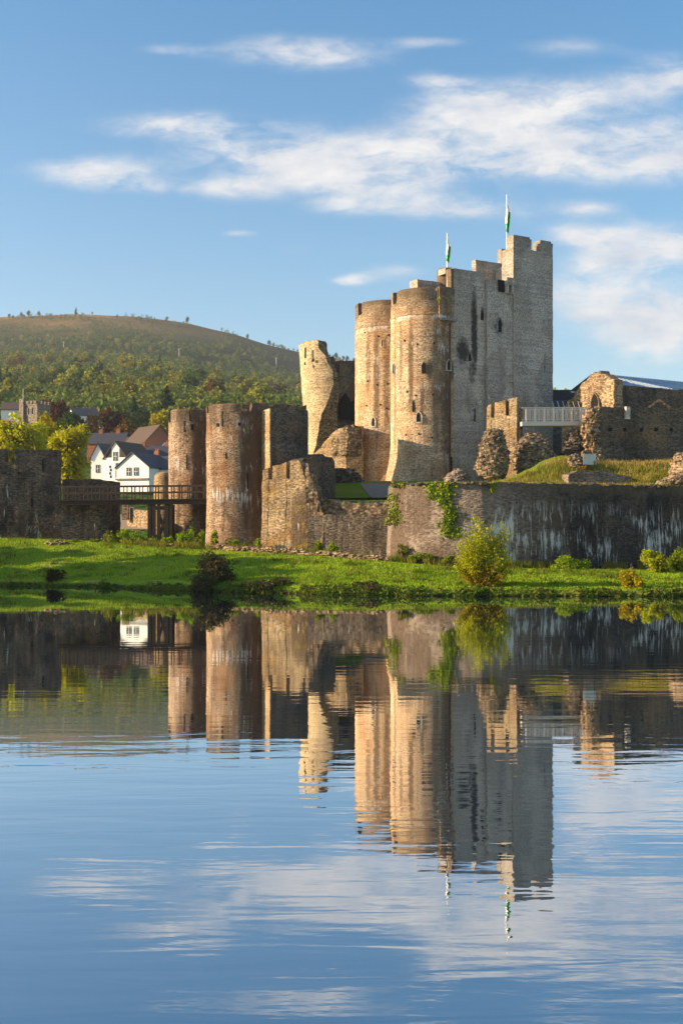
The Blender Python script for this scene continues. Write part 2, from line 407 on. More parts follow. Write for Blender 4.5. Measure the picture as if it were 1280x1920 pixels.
def leafmat(name, cols, clump=.6, trans=.35, cs=.5):
    """leaf clumps: hue by leaf and by clump, light passing through the blade"""
    m, t, b = material(name)
    g = t.N.new('ShaderNodeNewGeometry'); oi = t.N.new('ShaderNodeObjectInfo')
    rnd = g.outputs['Random Per Island']; pos = t.N.new('ShaderNodeTexCoord').outputs['Object']
    cl = t.mapr(t.noise(t.vmath('ADD', pos, oi.outputs['Location']), cs, 2, .5), .3, .7)
    f = t.math('ADD', t.math('MULTIPLY', rnd, 1 - clump), t.math('MULTIPLY', cl, clump))
    n = len(cols); col = t.ramp(f, [(i / max(1, n - 1) * .9 + .05, c) for i, c in enumerate(cols)])
    hs = t.N.new('ShaderNodeHueSaturation'); t.put(hs.inputs['Color'], col)
    t.put(hs.inputs['Value'], t.mapr(oi.outputs['Random'], 0, 1, .8, 1.2)); t.put(hs.inputs['Hue'], t.mapr(oi.outputs['Random'], 0, 1, .485, .515))
    col = hs.outputs[0]
    t.N.remove(b); df = t.N.new('ShaderNodeBsdfDiffuse'); tr = t.N.new('ShaderNodeBsdfTranslucent'); mx = t.N.new('ShaderNodeMixShader')
    t.put(df.inputs[0], col); t.put(tr.inputs[0], t.mix(.5, col, t.mix(1., col, (1., .95, .5), 'MULTIPLY'))); mx.inputs[0].default_value = trans
    t.L.new(df.outputs[0], mx.inputs[1]); t.L.new(tr.outputs[0], mx.inputs[2]); t.L.new(mx.outputs[0], t.N['Material Output'].inputs[0])
    return m

M = {}
M['gold'] = stone('golden_rubble', (.31, .205, .12), (.68, .51, .33), bw=.34, bh=.13, dark=.50, lime=24.5, soft=((-1.75, 20, .30, 5.2, .75), (.05, 19.2, .35, 1.1, .85), (.75, 18, .5, 6.5, .55), (-2.9, 21, .25, 4, .5), (-.6, 16.5, .25, 1.6, .7), (38.6, 19, .38, 6.5, .75), (37.6, 21, .3, 4, .55), (39.6, 18, .3, 5.5, .5), (1.6, 18, .55, 9, .7), (2.3, 17, .7, 10, .75), (-3.9, 18, .22, 9, .5), (41.2, 18, .6, 9, .7)), dark_col=(.15, .095, .055), white=.60, wz=(9, 24.3), var=.6, top=(27.0, 3.0, .85, (.10, .072, .046)), warm=(.42, .235, .11), bump=.8)  # soft: run-off streaks, plus shade painted down the drum edges
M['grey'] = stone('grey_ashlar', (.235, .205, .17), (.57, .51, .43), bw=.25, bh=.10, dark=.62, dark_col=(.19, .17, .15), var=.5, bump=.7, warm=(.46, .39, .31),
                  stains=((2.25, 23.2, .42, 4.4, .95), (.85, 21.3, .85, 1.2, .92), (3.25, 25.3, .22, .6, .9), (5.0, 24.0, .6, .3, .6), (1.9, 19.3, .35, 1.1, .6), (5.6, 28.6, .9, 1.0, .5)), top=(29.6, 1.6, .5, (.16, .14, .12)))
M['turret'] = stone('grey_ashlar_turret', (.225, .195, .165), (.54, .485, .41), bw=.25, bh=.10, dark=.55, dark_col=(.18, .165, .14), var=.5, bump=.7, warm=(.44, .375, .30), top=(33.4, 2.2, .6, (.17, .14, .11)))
M['gate'] = stone('brown_rubble', (.15, .10, .063), (.53, .375, .25), bw=.32, bh=.12, dark=.8, soft=((.7 + 11, 10, .6, 6, .9), (1.6 + 11, 9, .8, 8, .95), (1. + 22, 10, .7, 7, .9), (1.8 + 22, 9, 1., 9, .95), (-.9 + 22, 14, .5, 2.2, .6), (-1. + 11, 14, .4, 2.2, .6)), dark_col=(.036, .027, .021), white=.78, wz=(6.5, 13.2), moss=.3, moss_col=(.20, .15, .03), var=.55, warm=(.30, .165, .085), top=(15.4, 3.6, .75, (.055, .042, .03)), bump=.85)  # soft: shade painted on the drums' right sides, plus stains near the top
M['ruin'] = stone('ochre_rubble', (.23, .155, .085), (.58, .43, .26), bw=.34, bh=.13, dark=.52, dark_col=(.075, .055, .036), white=.5, wz=(2, 9), moss=.62, moss_col=(.30, .22, .035), var=.6, warm=(.36, .21, .08), bump=.9)
M['gateruin'] = stone('mossy_ochre_rubble', (.19, .128, .07), (.56, .41, .24), bw=.34, bh=.13, dark=.58, dark_col=(.06, .045, .03), white=.6, wz=(2, 7), moss=.75, moss_col=(.30, .225, .03), var=.6, warm=(.36, .21, .08), bump=.9, soft=((3.5, 4.2, 1.1, 3.2, .8), (4.6, 5, .9, 6, .85), (1.6, 8.6, .5, 1.2, .5)))  # large soft spots: shade painted over the wall's right half
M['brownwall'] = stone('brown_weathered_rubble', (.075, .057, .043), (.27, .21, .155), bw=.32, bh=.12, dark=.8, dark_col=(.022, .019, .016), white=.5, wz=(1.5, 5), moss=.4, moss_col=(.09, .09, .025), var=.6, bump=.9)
M['lean'] = stone('pale_rubble', (.34, .25, .14), (.62, .49, .31), bw=.36, bh=.15, dark=.4, dark_col=(.19, .13, .07), var=.6, bump=.9, moss=.3, moss_col=(.32, .25, .09), white=.35, wz=(17, 24))
M['core'] = stone('rubble_core', (.10, .072, .048), (.42, .31, .195), bw=.30, bh=.2, dark=.5, moss=.55, moss_col=(.24, .19, .03), rubble=True, bump=1.2, var=.7)
M['coredark'] = stone('rubble_core_dark', (.055, .043, .033), (.21, .165, .12), bw=.30, bh=.2, dark=.5, moss=.4, moss_col=(.12, .12, .03), rubble=True, bump=1.2, var=.7)
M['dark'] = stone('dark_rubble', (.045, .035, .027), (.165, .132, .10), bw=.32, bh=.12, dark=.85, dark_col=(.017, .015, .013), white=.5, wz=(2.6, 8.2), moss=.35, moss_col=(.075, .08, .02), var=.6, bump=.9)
M['curtain'] = stone('stained_rubble', (.022, .0195, .018), (.098, .08, .068), bw=.32, bh=.12, dark=1.0, dark_col=(.011, .0105, .011), white=.97, wz=(1.0, 5.8), warm=(.11, .075, .052), var=.6, bump=.9, top=(7.6, 1.3, .7, (.11, .088, .055)), fade=(21.5, 4.0, (.07, .054, .042), (.33, .255, .195)), wu=(14.5, 19), soft=((10.6, 4, 1.6, 7, .75), (13.0, 5.4, 1.1, 2.2, .75), (14.5, 1.2, 2.4, 2.0, .8), (15.6, 4.6, .6, 1.2, .5), (24, 5.2, 1.2, 1.2, .8)), wscale=(2.6, .17), moss=.2, moss_col=(.07, .075, .025))  # soft: shade painted on the left of the rounded end, plus stains
M['bastion'] = stone('weathered_rubble', (.11, .085, .066), (.38, .30, .23), bw=.32, bh=.12, dark=.78, soft=((21.5, 4, 2.2, 8, .5), (11.5, 6.2, 1.2, 1.4, .6), (14.5, 1.5, .8, 3, .6)), dark_col=(.05, .041, .035), white=.66, wz=(3.2, 7.0), moss=.4, moss_col=(.085, .09, .03), var=.6, warm=(.26, .165, .11), bump=.9)
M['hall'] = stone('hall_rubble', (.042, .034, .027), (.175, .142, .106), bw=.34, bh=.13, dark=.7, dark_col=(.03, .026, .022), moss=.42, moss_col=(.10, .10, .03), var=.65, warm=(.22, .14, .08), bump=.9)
M['gable'] = stone('gable_rubble', (.155, .10, .057), (.46, .335, .205), bw=.36, bh=.18, dark=.5, dark_col=(.075, .052, .033), var=.7, bump=1.2)
M['plainstone'] = stone('dressed_stone', (.40, .35, .28), (.56, .50, .41), bw=.5, bh=.3, dark=0, var=.5, bump=.3)
M['greystone'] = stone('bluegrey_stone', (.17, .165, .16), (.30, .29, .275), bw=.4, bh=.16, dark=.15, var=.6, bump=.6)
M['church'] = stone('church_stone', (.17, .135, .10), (.31, .255, .195), bw=.6, bh=.3, dark=.2, var=.5, bump=.3)
M['void'] = plain('dark_opening', (.012, .011, .011), .9, .3)
M['timber'] = plain('weathered_timber', (.085, .058, .036), .85, .45, 2.5, 0, .5, (1, 1, 4))
M['darkwood'] = plain('tarred_timber', (.04, .028, .02), .85, .4, 2.5, 0, .5, (4, 4, 1))
M['steel'] = plain('painted_grey_steel', (.58, .51, .42), .5, .06)
M['lead'] = plain('lead_sheet', (.34, .42, .52), .45, .25, 1.2, .2)
M['slate'] = plain('slate_roof', (.055, .055, .065), .55, .35, 2.2, 0, .3, (1, 1, 6))
M['tile'] = plain('brown_tile_roof', (.10, .07, .052), .8, .3, 2.2, 0, .3, (1, 1, 6))
M['render'] = plain('white_render', (.80, .79, .75), .8, .07, 1.)
M['black'] = plain('black_paint', (.025, .024, .023), .6, .2)
M['glass'] = plain('window_glass', (.06, .075, .09), .08, .3, 1.)
M['red'] = plain('red_paint', (.62, .035, .04), .6, .15)
M['brick'] = plain('red_brick', (.28, .11, .06), .85, .3, 4.)
M['white'] = plain('white_paint', (.80, .80, .78), .5, .05)
M['sign'] = plain('panel_face', (.42, .47, .40), .4, .12, 6.)
M['bark'] = plain('bark', (.075, .055, .038), .9, .4, 6., 0, .6, (1, 1, .3))
M['pale_post'] = plain('pale_post', (.45, .40, .33), .7, .1)

def lawnmat(name, a, b, dry=None, bump=.6):
    m, t, bs = material(name)
    pos = t.N.new('ShaderNodeNewGeometry').outputs['Position']
    n1 = t.noise(t.scale(pos, (1, 1, 1)), .23, 4, .6); n2 = t.noise(t.scale(pos, (1, .55, 1)), 3.2, 4, .7); n3 = t.noise(pos, 11., 3, .7)
    f = t.math('ADD', t.math('MULTIPLY', n1, .45), t.math('ADD', t.math('MULTIPLY', n2, .35), t.math('MULTIPLY', n3, .2)))
    col = t.mix(t.mapr(f, .34, .66), a, b)
    if dry: col = t.mix(t.mapr(t.noise(pos, .42, 4, .65), .45, .68), col, dry)
    else:
        col = t.mix(t.math('MULTIPLY', t.mapr(t.noise(t.scale(pos, (1, .6, 1)), .6, 5, .7), .50, .66), .75), col, (.36, .31, .07)); col = t.mix(t.math('MULTIPLY', t.mapr(t.noise(t.vmath('ADD', pos, (40, 3, 0)), .33, 5, .7), .52, .66), .8), col, (.06, .12, .014))
    z = t.sep(pos)[2]
    col = t.mix(t.mapr(t.math('ADD', z, t.math('MULTIPLY', n2, .3)), .42, .22), col, (.035, .026, .016))     # bare earth at the water's edge
    t.put(bs.inputs['Base Color'], col); bs.inputs['Roughness'].default_value = .95; bs.inputs['Specular IOR Level'].default_value = .05
    t.put(bs.inputs['Normal'], t.bump(t.math('ADD', n2, t.math('MULTIPLY', n3, .8)), bump, .16))
    return m
M['lawn'] = lawnmat('mown_lawn', (.13, .21, .010), (.27, .37, .022), None, .9)
M['ward'] = lawnmat('ward_turf', (.07, .15, .012), (.16, .24, .018), (.20, .18, .035))
M['path'] = plain('gravel_path', (.19, .17, .15), .95, .2, 3., 0, .3)
M['lane'] = plain('lane_surface', (.34, .25, .17), .95, .2, 1.)

# ------------------------------------------------------------------ water, ground, hill
def tab(x, T):
    return float(np.interp(x, [a for a, _ in T], [b for _, b in T]))
TW = [(-120, 92), (-60, 86), (-32, 83), (-24.6, 82), (-16.3, 79), (-8.2, 73.4), (0, 69.6), (8.3, 68.4), (20.4, 68.2), (60, 70), (120, 74)]
TB = [(-60, .45), (-24, .45), (-8, .6), (0, .6), (10, .42), (21, .34), (60, .36)]
TT = [(-60, 101), (-31, 100), (-23, 99), (-10.6, 95), (0, 84), (8, 78), (24, 80), (60, 82)]
TZ = [(-60, 3.3), (-31, 3.2), (-23, 3.0), (-10.6, 2.35), (0, 1.85), (8, 1.27), (24, .95), (60, .95)]
def edge(x): return tab(x, TW) + .35 * mn.noise(Vector((x * .35, 3.1, 0))) + .15 * mn.noise(Vector((x * 1.3, 7.7, 0)))
def ground_z(x, y):
    d = y - edge(x)
    if d < 0: return max(-1.6, d * .9)
    zb, yt, zt = tab(x, TB), tab(x, TT), tab(x, TZ)
    bk = .9; zb *= 1 + .18 * mn.noise(Vector((x * .6, 1.3, 2)))
    if d < bk: z = zb * (d / bk) ** .6
    else:
        f = min(1., (d - bk) / max(1., yt - edge(x) - bk)); f = f * f * (3 - 2 * f) * .55 + f * .45
        z = zb + (zt - zb) * f
    z += .05 * fbm((x, y, 0), .35, 2) * min(1, d)
    if y > 106: z += (y - 106) * .05
    return z
RIDGE = [(-900, 640), (-300, 600), (-100, 589), (0, 590), (170, 584), (260, 589), (350, 602), (440, 623), (500, 642), (560, 657), (640, 671), (760, 700), (900, 735), (1030, 772), (1300, 800), (2200, 830)]
PROF = [(100, 2.6), (112, 3.3), (150, 5.5), (200, 10), (260, 20), (350, 36), (500, 61.5), (800, 117), (1000, 158), (1200, 209), (1400, 266), (1500, 285), (1600, 290), (1900, 270), (2500, 200)]
def hill_z(x, y):
    px = CX + F * x / y; g = (HZ - tab(px, RIDGE)) / 405.; w = min(1, max(0, (y - 160) / 500.)); w = w * w * (3 - 2 * w)
    z = CAMZ + (tab(y, PROF) - CAMZ) * (1 + (g - 1) * w)
    if y > 300: z += (y / 1500.) * 5 * fbm((x, y, 0), .006, 3)
    return z
def sheet(name, mat, ts, ys, zf):
    mb = MB(); n = len(ts)
    for y in ys:
        for t in ts: x = t * y; mb.vert((x, y, zf(x, y)))
    for j in range(len(ys) - 1):
        for i in range(n - 1): a = j * n + i; mb.face((a, a + 1, a + n + 1, a + n))
    return tag(mb.build(name, mat, sharp=3.), kind='structure')
def lin(a, b, n): return [a + (b - a) * i / (n - 1) for i in range(n)]
sheet('ground', M['lawn'], lin(-.75, .75, 360), lin(60, 86, 110) + lin(86.4, 116, 50), ground_z)

def hillmat():
    m, t, bs = material('hillside')
    pos = t.N.new('ShaderNodeNewGeometry').outputs['Position']; z = t.sep(pos)[2]; y = t.sep(pos)[1]
    n = t.noise(pos, .012, 6, .65); n2 = t.noise(t.scale(pos, (.35, .35, 1.6)), .03, 6, .7); n3 = t.noise(pos, .11, 4, .7)
    alt = t.math('ADD', y, t.math('MULTIPLY', t.math('SUBTRACT', n, .5), 420.))
    wood = t.mix(n3, (.026, .04, .014), (.06, .075, .022))
    brk = t.mix(t.mapr(n2, .3, .7), (.12, .058, .024), (.42, .25, .09))
    brk = t.mix(t.mapr(n3, .5, .72), brk, (.10, .10, .03))
    xx = t.sep(pos)[0]
    brk = t.mix(t.mapr(t.math('ADD', xx, t.math('MULTIPLY', n, 160.)), -230, 20), brk, t.mix(n3, (.05, .055, .022), (.10, .09, .035)))
    col = t.mix(t.mapr(alt, 1190, 1440), wood, brk)
    col = t.mix(t.mapr(y, 330, 140), col, (.07, .11, .025))
    t.put(bs.inputs['Base Color'], col); bs.inputs['Roughness'].default_value = 1.; bs.inputs['Specular IOR Level'].default_value = 0
    t.put(bs.inputs['Normal'], t.bump(t.math('ADD', n3, n2), .8, 5.))
    return m
sheet('hill', hillmat(), lin(-.75, .9, 230), lin(108, 200, 40) + lin(204, 500, 60) + lin(508, 1560, 110) + lin(1580, 2500, 16), hill_z)

def water():
    m, t, bs = material('pond_water'); t.N.remove(bs)
    pos = t.N.new('ShaderNodeNewGeometry').outputs['Position']; y = t.sep(pos)[1]
    near = t.mapr(y, 45, 16)                      # the far side lies in the lee of the bank
    w0 = t.noise(t.scale(pos, (.16, 1., 1)), .55, 2, .5, .3)
    w1 = t.noise(t.scale(pos, (.20, 1., 1)), 2.1, 2, .5, .4)
    w2 = t.noise(t.scale(pos, (.45, 1., 1)), 6.5, 2, .6)
    patch = t.mapr(t.noise(t.scale(pos, (.03, .09, 1)), 1., 3, .5), .35, .65, .35, 1.1)
    h = t.math('ADD', t.math('MULTIPLY', w0, .42), t.math('ADD', t.math('MULTIPLY', w1, .30), t.math('MULTIPLY', w2, .035)))
    amp = t.math('MULTIPLY', t.math('ADD', .18, t.math('MULTIPLY', near, .82)), patch)
    nor = t.bump(t.math('MULTIPLY', h, amp), 1., .022)
    gl = t.N.new('ShaderNodeBsdfGlossy'); gl.inputs['Roughness'].default_value = .015; t.put(gl.inputs['Color'], (.93, .95, .97)); t.put(gl.inputs['Normal'], nor)
    df = t.N.new('ShaderNodeBsdfDiffuse'); t.put(df.inputs['Color'], (.006, .022, .040)); t.put(df.inputs['Normal'], nor)
    fr = t.N.new('ShaderNodeFresnel'); fr.inputs['IOR'].default_value = 1.33; t.put(fr.inputs['Normal'], nor)
    mx = t.N.new('ShaderNodeMixShader'); t.put(mx.inputs[0], t.mapr(fr.outputs[0], .06, .38, .50, .92))
    t.L.new(df.outputs[0], mx.inputs[1]); t.L.new(gl.outputs[0], mx.inputs[2]); t.L.new(mx.outputs[0], t.N['Material Output'].inputs[0])
    return m
mb = MB()
for p in ((-160, -40, 0), (160, -40, 0), (160, 97, 0), (-160, 97, 0)): mb.vert(p)
mb.face((0, 1, 2, 3)); tag(mb.build('water', water(), smooth=False), kind='structure')

# inner ward: the raised court behind the walls
FRONT = [(560, 96.5), (600, 95.2), (726, 94.3), (735, 88.0), (790, 85.2), (850, 84.2), (905, 84.0), (1280, 91), (1600, 96), (2200, 105)]
def ward_z(x, y):
    px = CX + F * x / y
    z = tab(y, [(84, 7.0), (88, 7.05), (95, 6.6), (98, 6.5), (108, 8.55), (120, 8.9), (150, 9.2)]) if px < 760 else tab(y, [(84, 7.05), (90, 7.2), (100, 8.2), (108, 8.6), (150, 9.)])
    z += 1.75 * math.exp(-((px - 1030) / 66.) ** 2 - ((y - 97) / 4.0) ** 2)
    if px > 1000: z += 1.5 * min(1, (px - 1000) / 100.) * min(1, max(0, (y - 91.5) / 6.))
    if px > 800: z += .16 * fbm((x, y, 0), .7, 3)
    return z
mb = MB(); cols = [560 + 9 * i for i in range(130)]; nr = 60
for j in range(nr):
    for px in cols:
        y0 = tab(px, FRONT) ; y = y0 + (150 - y0) * (j / (nr - 1)) ** 1.5; x = X(px, y); mb.vert((x, y, ward_z(x, y)))
for j in range(nr - 1):
    for i in range(len(cols) - 1): a = j * len(cols) + i; mb.face((a, a + 1, a + len(cols) + 1, a + len(cols)))
tag(mb.build('ward_ground', M['ward'], sharp=3.), kind='structure')
# gravel path up to the gate
mb = MB(); c0 = [(742, 95.3, 32), (726, 98.3, 34), (716, 100, 36), (708, 103, 38), (702, 106, 40), (702, 109.5, 44)]
for (px, y, w) in c0:
    for k in range(5): q = px + w * (k - 2) / 3.; mb.vert((X(q, y), y, ward_z(X(q, y), y) + .05))
for j in range(len(c0) - 1):
    for k in range(4): a = j * 5 + k; mb.face((a, a + 1, a + 6, a + 5))
tag(mb.build('path', M['path'], sharp=3.), kind='structure')
mb = MB()
for j in range(9):
    for k in range(3): px, y = 190 + 60 * k, 122 + 4. * j; mb.vert((X(px, y), y, hill_z(X(px, y), y) + .08))
for j in range(8):
    for k in range(2): a = j * 3 + k; mb.face((a, a + 1, a + 4, a + 3))
tag(mb.build('lane', M['lane'], sharp=3.), kind='structure')

# ------------------------------------------------------------------ openings
def opening(name, parent, o, right, nrm, w, h, surround=.0, pointed=True, mat='void', proud=.02, smat='plainstone', cross=False):
    """a window or slit: dark opening with an optional stone surround as its frame; o is the sill centre"""
    o, right, nrm = Vector(o), Vector(right).normalized(), Vector(nrm).normalized(); up = Vector((0, 0, 1))
    def outline(w, h, k):
        pts = [(-w / 2, 0), (w / 2, 0)]
        if pointed:
            s = h - w * .85; pts += [(w / 2, s), (w * .36, s + w * .42), (0, h), (-w * .36, s + w * .42), (-w / 2, s)]
        else: pts += [(w / 2, h), (-w / 2, h)]
        return [o + right * x + up * z + nrm * k for x, z in pts]
    mb = MB(); a = outline(w, h, proud); b = outline(w, h, -.12)
    ia = [mb.vert(p) for p in a]; ib = [mb.vert(p) for p in b]; n = len(a)
    mb.face(ia)
    for i in range(n): mb.face((ib[i], ib[(i + 1) % n], ia[(i + 1) % n], ia[i]))
    win = mb.build(name, M[mat], parent, smooth=False)
    if surround:
        mb = MB(); ou = outline(w + 2 * surround, h + 2 * surround, proud + .05); ou = [p - up * surround for p in ou]; inn = outline(w, h, proud + .05)
        i1 = [mb.vert(p) for p in ou]; i2 = [mb.vert(p) for p in inn]; i3 = [mb.vert(p - nrm * .2) for p in ou]; i4 = [mb.vert(p - nrm * .2) for p in inn]
        for i in range(n):
            j = (i + 1) % n
            mb.face((i1[i], i1[j], i2[j], i2[i])); mb.face((i3[i], i3[j], i1[j], i1[i])); mb.face((i2[i], i2[j], i4[j], i4[i]))
        f = mb.build('frame', M[smat], None, smooth=False); f.parent = win
    return win
def on_drum(parent, name, c, rad, px, py, w, h, **k):
    """opening on a round tower at the picture column and row of its sill"""
    Y = c[1]; s = (X(px, Y - rad * .8) - c[0]) / rad; th = math.asin(max(-.97, min(.97, s)))
    n = Vector((math.sin(th), -math.cos(th), 0)); o = Vector((c[0], c[1], 0)) + n * (rad + .03); o.z = Z(py, o.y)
    return opening(name, parent, o, (n.y * -1, n.x, 0), n, w, h, **k)

# ------------------------------------------------------------------ the keep-gatehouse
KA = math.atan2(3.7, 6.0); KU = Vector((math.cos(KA), math.sin(KA), 0)); KV = Vector((-KU.y, KU.x, 0)); KC = Vector((10.98, 110, 0))
def K(u, v, z=0.): return KC + KU * u + KV * v + Vector((0, 0, z))
def rect(u0, u1, v0, v1): return [K(u0, v0), K(u1, v0), K(u1, v1), K(u0, v1)]
keep = empty('gatehouse_keep', (12, 114, 8.4), 'tall stone gatehouse keep with twin D-shaped front towers, golden front and shaded grey flank', 'castle keep')
def block(name, mat, u0, u1, v0, v1, z0, z1, ds=.5, amp=.05, seed=0., taper=0., off=0.):
    mb = MB(); prism(mb, rect(u0, u1, v0, v1), z0, z1, ds, .6, amp, .8, seed, taper, off, .05); return mb.build(name, mat, keep)
block('main_block', M['grey'], .3, 11.5, .35, 13.5, 7.5, 27.6)
block('flank_bay', M['grey'], -.3, 3.62, -.10, 1.0, 7.5, 29.2, seed=3, off=-.3)
block('flank_bay', M['grey'], 3.62, 6.85, -.40, 2.2, 7.5, 28.5, seed=4, off=3.6)
block('corner_strip', M['gold'], -.62, -.31, -.14, .42, 7.5, 29.1, seed=5)
# stair turret with its merlons
block('stair_turret', M['turret'], 6.85, 12.05, -.50, 1.25, 7.5, 32.05, seed=6)
block('turret_rear', M['turret'], 9.2, 12.0, 1.2, 5.2, 7.5, 31.2, seed=16)
for (u0, u1, v0, v1, h) in ((6.85, 9.2, -.50, .6, 1.28), (10.35, 12.05, -.50, .6, 1.22)):
    mb = MB(); prism(mb, rect(u0, u1, v0, v1), 32.0, 32.05 + h - .22, .4, .35, .03, .9, u0); prism(mb, rect(u0 + .12, u1 - .14, v0 + .1, v1 - .1), 31.9, 32.05 + h, .4, .4, .02, .9, u1)
    mb.build('merlon', M['turret'], keep)
block('rear_parapet', M['turret'], 6.7, 10.2, 5.3, 5.95, 27, 31.95, seed=7)
block('rear_merlon', M['turret'], 10.1, 11.4, 5.25, 5.9, 31, 33.5, seed=8)
block('gallery_wall', M['turret'], -1.7, 1.6, 3.9, 5.2, 24, 28.7, seed=9)
c = P(837, 500, 114.6); mb = MB(); rows = lathe(mb, (c.x, c.y), [(.98, z) for z in zs(26, 29.9)] + [(.85, 30.15), (.3, 30.25)], n=28, seed=2); mb.face(rows[-1]); mb.build('chimney_turret', M['gold'], keep)
mb = MB(); prism(mb, rect(-.28, .5, 1.2, 2.4), 28.9, 29.5, .5, .5, .03); mb.build('parapet_block', M['turret'], keep)
# overhanging garderobe slot near the turret
mb = MB(); cbox(mb, K(5.35, -.42, 27.45), .75, .18, 1.15, KA); mb.build('machicolation_slot', M['void'], keep)
mb = MB()
for u in (5.85, 6.45): prism(mb, rect(u - .09, u + .09, -.9, -.2), 27.3, 28.75, .4, .5, .02)
mb.build('corbel', M['plainstone'], keep)
mb = MB(); prism(mb, rect(5.7, 6.8, -.9, -.45), 28.1, 28.85, .4, .4, .03); mb.build('machicolation_lintel', M['turret'], keep)
# drainpipe-like lead gutter and corbelled bartizan beside the corner
D1, D2, DR = K(-1.05, 3.35), K(-.85, 10.2), 3.5
def dprof(z0, z1): return [(DR * (1 + .17 * max(0, (12.3 - z) / 4.) ** 1.6), z) for z in zs(z0, z1, .5)]
for i, (c, zc, gaps) in enumerate(((D1, 24.6, ((-72, -60), (0, 14))), (D2, 24.6, ((-66, -54),)))):
    mb = MB(); lathe(mb, c, [(DR, z) for z in zs(7.5, zc, .5)], n=96, amp=.045, freq=.9, seed=i * 5., uoff=i * 40.)
    for q, (x, y, z) in enumerate(mb.v):     # spurred foot, fading out toward the flank
        k = .19 * max(0, (12.3 - z) / 4.) ** 1.6 * min(1, max(0, (38 - math.degrees(math.atan2(x - c.x, c.y - y))) / 40.)); mb.v[q] = (c.x + (x - c.x) * (1 + k), c.y + (y - c.y) * (1 + k), z)
    dt = mb.build('drum_tower', M['gold'], keep)
    mb = MB(); rows = lathe(mb, c, [(DR + .0, zc - .08), (DR + .06, zc - .02), (DR + .06, zc + .08), (DR + .0, zc + .14)], n=96, amp=.02, uoff=i * 40.)
    p = mb.build('string_course', M['gold']); p.parent = dt
    mb = MB(); zg = 25.9
    pr = [(DR - .03, z) for z in zs(zc + .1, zg, .45)] + [(DR - .65, zg), (DR - .65, zc + .1)]
    lathe(mb, c, pr, n=96, amp=.035, seed=i + 2., uoff=i * 40.); rows = lathe(mb, c, [(DR - .6, zc + .25), (.01, zc + .3)], n=24, amp=0)
    p = mb.build('parapet', M['gold']); p.parent = dt
    cuts = [-180] + [x for g in gaps for x in g] + [180]
    for a, b in zip(cuts[::2], cuts[1::2]):
        mb = MB(); sector(mb, c, DR - .62, DR - .05, a, b, zg - .05, 27.15 + .05 * i, .12, a + i, uoff=i * 40.)
        p = mb.build('merlon', M['gold']); p.parent = dt
mb = MB(); prf = [(DR - .1, 23.6), (DR + .16, 24.05), (DR + .2, 24.1)] + [(DR + .2, z) for z in zs(24.2, 27.1, .5)] + [(DR + .05, 27.25), (DR - .6, 27.25)]
rows = lathe(mb, D1, prf, 16, 44, 12, .04, 1., 3.); mb.face([r[0] for r in rows]); mb.face([r[-1] for r in rows][::-1]); mb.build('bartizan', M['gold'], keep)
mb = MB(); lathe(mb, D1, [(DR + .1, 23.95), (DR + .34, 24.0), (DR + .34, 24.2), (DR + .1, 24.3)], 14, 46, 12, 0); mb.build('bartizan_sill', M['greystone'], keep)
q = K(-.72, -.18); mb = MB(); tube(mb, [(q.x - .06, q.y, 8.6), (q.x - .06, q.y, 25.2)], .075); cbox(mb, (q.x - .1, q.y, 25.15), .32, .3, .4); mb.build('drainpipe', M['timber'], keep)
for (px, py, w, h, sr) in ((784, 791, .42, .95, .16), (793, 700, .42, 1.1, 0), (739.5, 700, .26, .9, .07), (840, 694, .42, 1.0, .08), (846, 885, .14, 1.5, 0), (774, 772, .22, 1.1, 0)):
    on_drum(keep, 'window' if sr else 'slit', D1, DR, px, py, w, h, surround=sr)
for (px, py, w, h, sr) in ((700, 799, .34, .9, .12), (716, 650, .14, .7, .05)): on_drum(keep, 'window', D2, DR, px, py, w, h, surround=sr)
for c_, cols_, rows_ in ((D1, (758, 778, 806), (640, 735, 815)), (D2, (684, 706, 722), (625, 715, 760))):
    for k, px in enumerate(cols_):
        for j, py in enumerate(rows_): on_drum(keep, 'putlog_hole', c_, DR, px + (j * 5 + k * 3) % 7, py + (k * 7 + j) % 9, .15, .17, pointed=False)
def on_flank(name, px, py, w, h, v, **k):
    # walk along the flank until its column is px
    lo, hi = -1., 13.
    for _ in range(40):
        mid = (lo + hi) / 2; q = K(mid, v)
        if CX + F * q.x / q.y < px: lo = mid
        else: hi = mid
    q = K(lo, v - .04); q.z = Z(py, q.y); return opening(name, keep, q, KU, -KV, w, h, **k)
on_flank('window', 935.5, 623, .46, 1.35, -.40, surround=.15, smat='greystone'); on_flank('slit', 903, 600, .32, .85, -.1)
on_flank('arrow_slit', 889, 790, .13, 1.25, -.1, pointed=False); on_flank('slit', 1020.5, 697, .07, 1.8, -.5, pointed=False, mat='greystone'); on_flank('slit', 880, 677, .3, .75, -.1)

